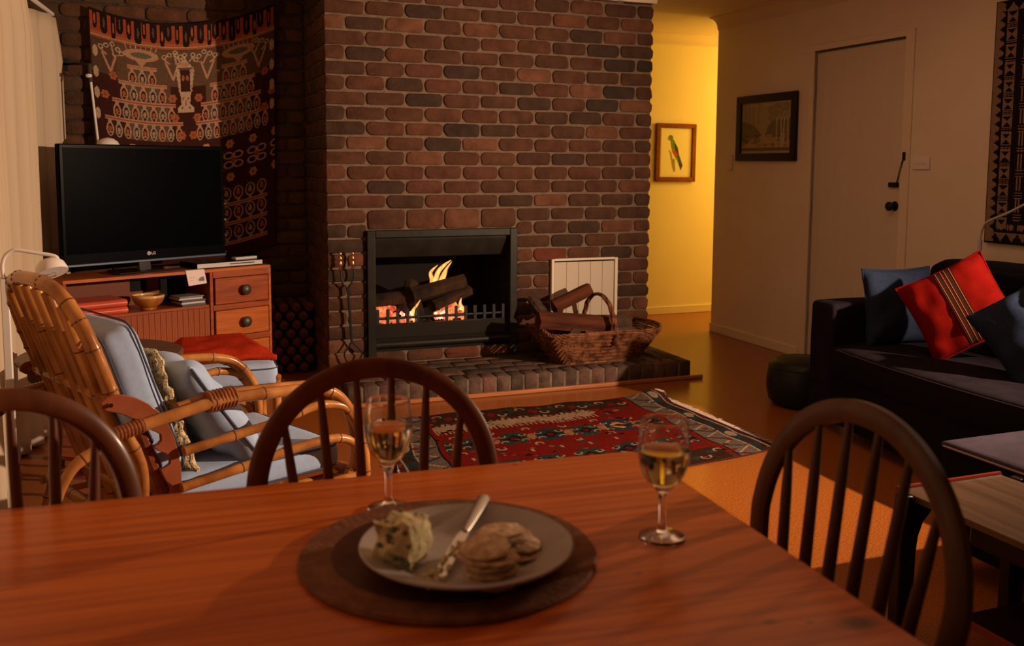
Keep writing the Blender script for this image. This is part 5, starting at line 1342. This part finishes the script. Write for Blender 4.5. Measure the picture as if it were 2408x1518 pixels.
for k in range(4):
    a = PI/4+k*PI/2; c_, s_ = math.cos(a), math.sin(a)
    MB().tube([(.235*c_, .235*s_, .53), (.225*c_, .225*s_, .30), (.255*c_, .255*s_, .0)], [.020, .015, .013], 10).build('leg', M_dkwood, rt_)
MB().lathe([(.0001, .18), (.20, .18), (.20, .195), (.0001, .195)], 40).build('lower_shelf', M_teak, rt_, smooth=40)
bk_ = empty('key_ring', P(352, 838, 2, .5565), 0, 'small silver wire ring lying on the round table edge', 'ring')
MB().tube([(.016*math.cos(2*PI*k/20), .012*math.sin(2*PI*k/20), .002) for k in range(21)], .0016, 6, False).tube([(.015, 0, .002), (.034, .006, .004), (.040, .0, .006)], .0016, 6).build('wire', M_chrome, bk_)

# ================================================================== SOFA
sf = empty('sofa', (3.55, 3.0, 0), 0, 'dark aubergine velvet sofa along the right wall', 'sofa')
def S(mb, name, m, **k):
    o = mb.build(name, m, sf, **k); o.location = (-3.55, -3.0, 0); return o
SX0, SYA = 3.095, 3.705
S(MB().rbox(.86, .175, .565, .028, 6, .0, c=(SX0+.43, SYA+.0875, .355), wob=.004), 'arm', M_sofa, smooth=60)
S(MB().rbox(.86, .175, .565, .028, 6, .0, c=(SX0+.43, 1.55-.0875, .355), wob=.004), 'arm', M_sofa, smooth=60)
S(MB().box(SX0+.02, 3.98, 1.55, SYA, .10, .30), 'base', M_sofadk)
S(MB().rbox(.21, SYA-1.55+.22, .44, .05, 8, .0, c=(3.895, (SYA+1.55)/2+.02, .585), wob=.004), 'back', M_sofadk, smooth=60)
S(MB().rbox(.16, 1.07, .40, .06, 8, .02, c=(3.745, SYA-.545, .640), wob=.008), 'back_cushion', M_sofadk, smooth=60)
S(MB().rbox(.16, 1.07, .40, .06, 8, .02, c=(3.745, 1.55+.545, .640), wob=.008), 'back_cushion', M_sofadk, smooth=60)
# seat cushion whose front bows forward, with a pale piped edge
cu = MB(); nyy, nxx = 40, 16; vs = []
def sx_front(y): t = (SYA-y)/(SYA-1.55); return SX0-.005-.115*math.sin(PI*min(1, t*1.0))**.8
prof = [(.002, .416), (.006, .426), (.018, .433), (.05, .438), (.12, .442), (.25, .445), (.42, .445), (.62, .44)]
for j in range(nyy+1):
    y = SYA-(SYA-1.55)*j/nyy; x0 = sx_front(y)
    for (dx, z) in prof: vs.append((x0+dx*(3.72-x0)/.62 if dx > .1 else x0+dx, y, z-.010*(1-min(1, min(j, nyy-j)/3))+.003*noise.noise(Vector((y*5, dx*6, 0)))))
m_ = len(prof)
cu.add(vs, [(j*m_+i, j*m_+i+1, (j+1)*m_+i+1, (j+1)*m_+i) for j in range(nyy) for i in range(m_-1)]+[tuple(range(m_)), tuple(nyy*m_+i for i in range(m_))[::-1]])
S(cu, 'seat_cushion', M_sofa, smooth=50)
fb_ = MB(); fb_.add([(sx_front(SYA-(SYA-1.55)*j/nyy)+dx, SYA-(SYA-1.55)*j/nyy, z) for j in range(nyy+1) for dx, z in ((.004, .30), (-.002, .33), (-.004, .37), (-.003, .40), (.003, .419))], [(j*5+i, j*5+i+1, (j+1)*5+i+1, (j+1)*5+i) for j in range(nyy) for i in range(4)])
S(fb_, 'shaded_seat_front', M_sofadk, smooth=60)  # cushion front blackened, its shade is put into the colour
ff = MB(); ff.add([(sx_front(SYA-(SYA-1.55)*j/nyy)+.012, SYA-(SYA-1.55)*j/nyy, z) for j in range(nyy+1) for z in (.06, .36)], [(j*2, j*2+1, j*2+3, j*2+2) for j in range(nyy)])
S(ff, 'skirt', M_sofadk, smooth=60)
pts = [(sx_front(SYA-(SYA-1.55)*j/nyy)+.003, SYA-(SYA-1.55)*j/nyy, .421) for j in range(1, nyy)]
S(MB().tube(pts, .0028, 6), 'piping', mat('mauve_piping', (.06, .042, .05), .8))
for x in (SX0+.05, 3.93):
    for y in (1.42, SYA+.14): S(MB().tube([(x, y, 0), (x, y, .11)], .022, 12), 'foot', M_dkwood)
def pillow_thing(name, c, rot, w_, h_, t_, m, label, seed, stripes=False, pm=None):
    e = empty(name, c, 0, label, 'cushion', None); e.rotation_euler = rot
    MB().pillow(w_, h_, t_, 22, None, .07, .012, seed).build('cushion', m, e, smooth=180)
    pts = []
    for k in range(97):
        t = k/96*4; q = int(t) % 4; u = (t-int(t))*2-1; d = (1-.07*(1-u*u)); e1, e2 = w_/2, h_/2
        x, z = ((u*e1, -e2*d), (e1*d, u*e2), (-u*e1, e2*d), (-e1*d, -u*e2))[q]; pts.append((x, 0, z))
    MB().tube(pts, .005, 7, False).build('piping', pm or m, e)
    if stripes:
        def strip(x0, x1, mm, lift, nm):
            n = 30; vs = []
            for j in range(n+1):
                v = (j/n*2-1)*.965
                for x in (x0, (x0+x1)/2, x1):
                    u = x/(w_/2); px = x*(1-.07*(1-v*v)); z = v*h_/2*(1-.07*(1-u*u)); y = -t_/2*((1-u**4)*(1-v**4))**.55
                    y += -0+.012*noise.noise(Vector((px*14+seed, z*14, -3)))*1.6 if False else -.009
                    vs.append((px, y-lift, z))
            MB().add(vs, [(j*3+i, j*3+i+1, (j+1)*3+i+1, (j+1)*3+i) for j in range(n) for i in range(2)]).build(nm, mm, e, smooth=180)
        strip(-.030, .050, M_stripe, .002, 'woven_band')
        for x in (-.022, .001, .017, .041): strip(x, x+.0032, M_stripe2, .0035, 'woven_stripe')
    return e
pillow_thing('blue_pillow', (3.430, 3.635, .618), (-.16, 0, -.05), .40, .38, .13, M_navy, 'square navy pillow leaning on the far sofa arm, left of the red one', 2)
pillow_thing('red_cushion', (3.395, 3.235, .672), (-.36, math.radians(-29), -.68), .395, .385, .12, M_red, 'red cushion with a dark striped band standing on one corner on the sofa', 5, True)
pillow_thing('blue_pillow', (3.36, 2.78, .640), (-.45, math.radians(-36), -.75), .40, .40, .15, M_navy, 'navy pillow at the right edge of the picture, in front of the red cushion', 9)

# ---- ottoman
ot = empty('ottoman', (2.665, 1.95, 0), 0, 'mauve ottoman in front of the sofa, nearer the camera', 'ottoman')
MB().rbox(.598, .698, .13, .020, 8, .0, c=(0, 0, .345), wob=.001).build('shaded_side', M_sofadk, ot, smooth=60)  # cushion sides coloured near black to hold their shade
MB().rbox(.600, .700, .024, .0115, 8, .012, c=(0, 0, .411), wob=.001).build('top_cushion', M_otto, ot, smooth=60)
MB().rbox(.57, .67, .20, .02, 4, 0, c=(0, 0, .18)).build('body', M_sofadk, ot, smooth=60)
piping_rect(.602, .702, .028, Matrix.Translation((0, 0, .410)), .003).build('piping', M_pipe, ot)
for x in (-.25, .25):
    for y in (-.3, .3): MB().tube([(x, y, 0), (x, y, .09)], .02, 10).build('foot', M_dkwood, ot)

# ---- coffee table
cf = empty('coffee_table', (2.135, 1.49, 0), 0, 'walnut coffee table with raised red brown lips, right of the dining table', 'coffee table')
CX, CY = .190, .535
MB().box(-CX, CX, -CY, CY, .382, .400).build('tabletop', M_walnut, cf, bevel=.002)
M_blackwood = mat('black_stained_wood', (.020, .008, .005), .45)
for s_ in (-1, 1):
    MB().prism([(s_*CY, .380), (s_*(CY+.010), .380), (s_*(CY+.014), .402), (s_*(CY+.011), .4075), (s_*(CY+.003), .4065), (s_*CY, .400)], lambda a, b, x: (x, a, b), -CX, CX+.004).build('raised_lip', M_redlip, cf, smooth=30)
    for q in (-1, 1):
        leg = [(-.045, 0), (.012, 0), (.012, .24), (.018, .285), (.034, .325), (.062, .352), (.090, .362), (.090, .380), (-.004, .380), (-.006, .402), (-.036, .404), (-.042, .36)]
        MB().prism([(q*(-CX+a), b) for a, b in leg], lambda a, b, y: (a, y, b), s_*(CY-.060), s_*(CY-.022)).build('leg', M_blackwood, cf, smooth=30, bevel=.004)
MB().box(-CX+.10, CX-.03, -CY+.06, CY-.15, .285, .382).build('drawer_case', M_blackwood, cf, bevel=.012, seg=4)
MB().box(-CX+.01, CX-.01, -CY+.03, CY-.22, .115, .133).build('lower_shelf', M_blackwood, cf, bevel=.002)
MB().box(-CX+.004, -CX+.010, -CY+.03, CY-.22, .115, .136).build('shelf_edge_highlight', M_redlip, cf, bevel=.001)  # red-brown strip paints the highlight along the lower shelf's edge

# ---- pouf and mat
pf = empty('pouf', (3.335, 4.21, 0), 0, 'dark green leather pouf behind the far arm of the sofa', 'pouf')
MB().lathe([(.0001, 0), (.15, 0), (.185, .03), (.198, .09), (.200, .13), (.190, .20), (.174, .235), (.14, .252), (.0001, .262)], 48).build('body', M_pouf, pf, smooth=60)
MB().tube([(.186*math.cos(2*PI*k/40), .186*math.sin(2*PI*k/40), .212) for k in range(41)], .004, 6, False).build('piping', M_pouf, pf)
o = MB().box(3.70, 4.10, 4.42, 4.97, .0005, .014).build('door_mat', M_doormat, None, bevel=.003); tag(o, 'thin dark doormat on the floor before the door', 'doormat')
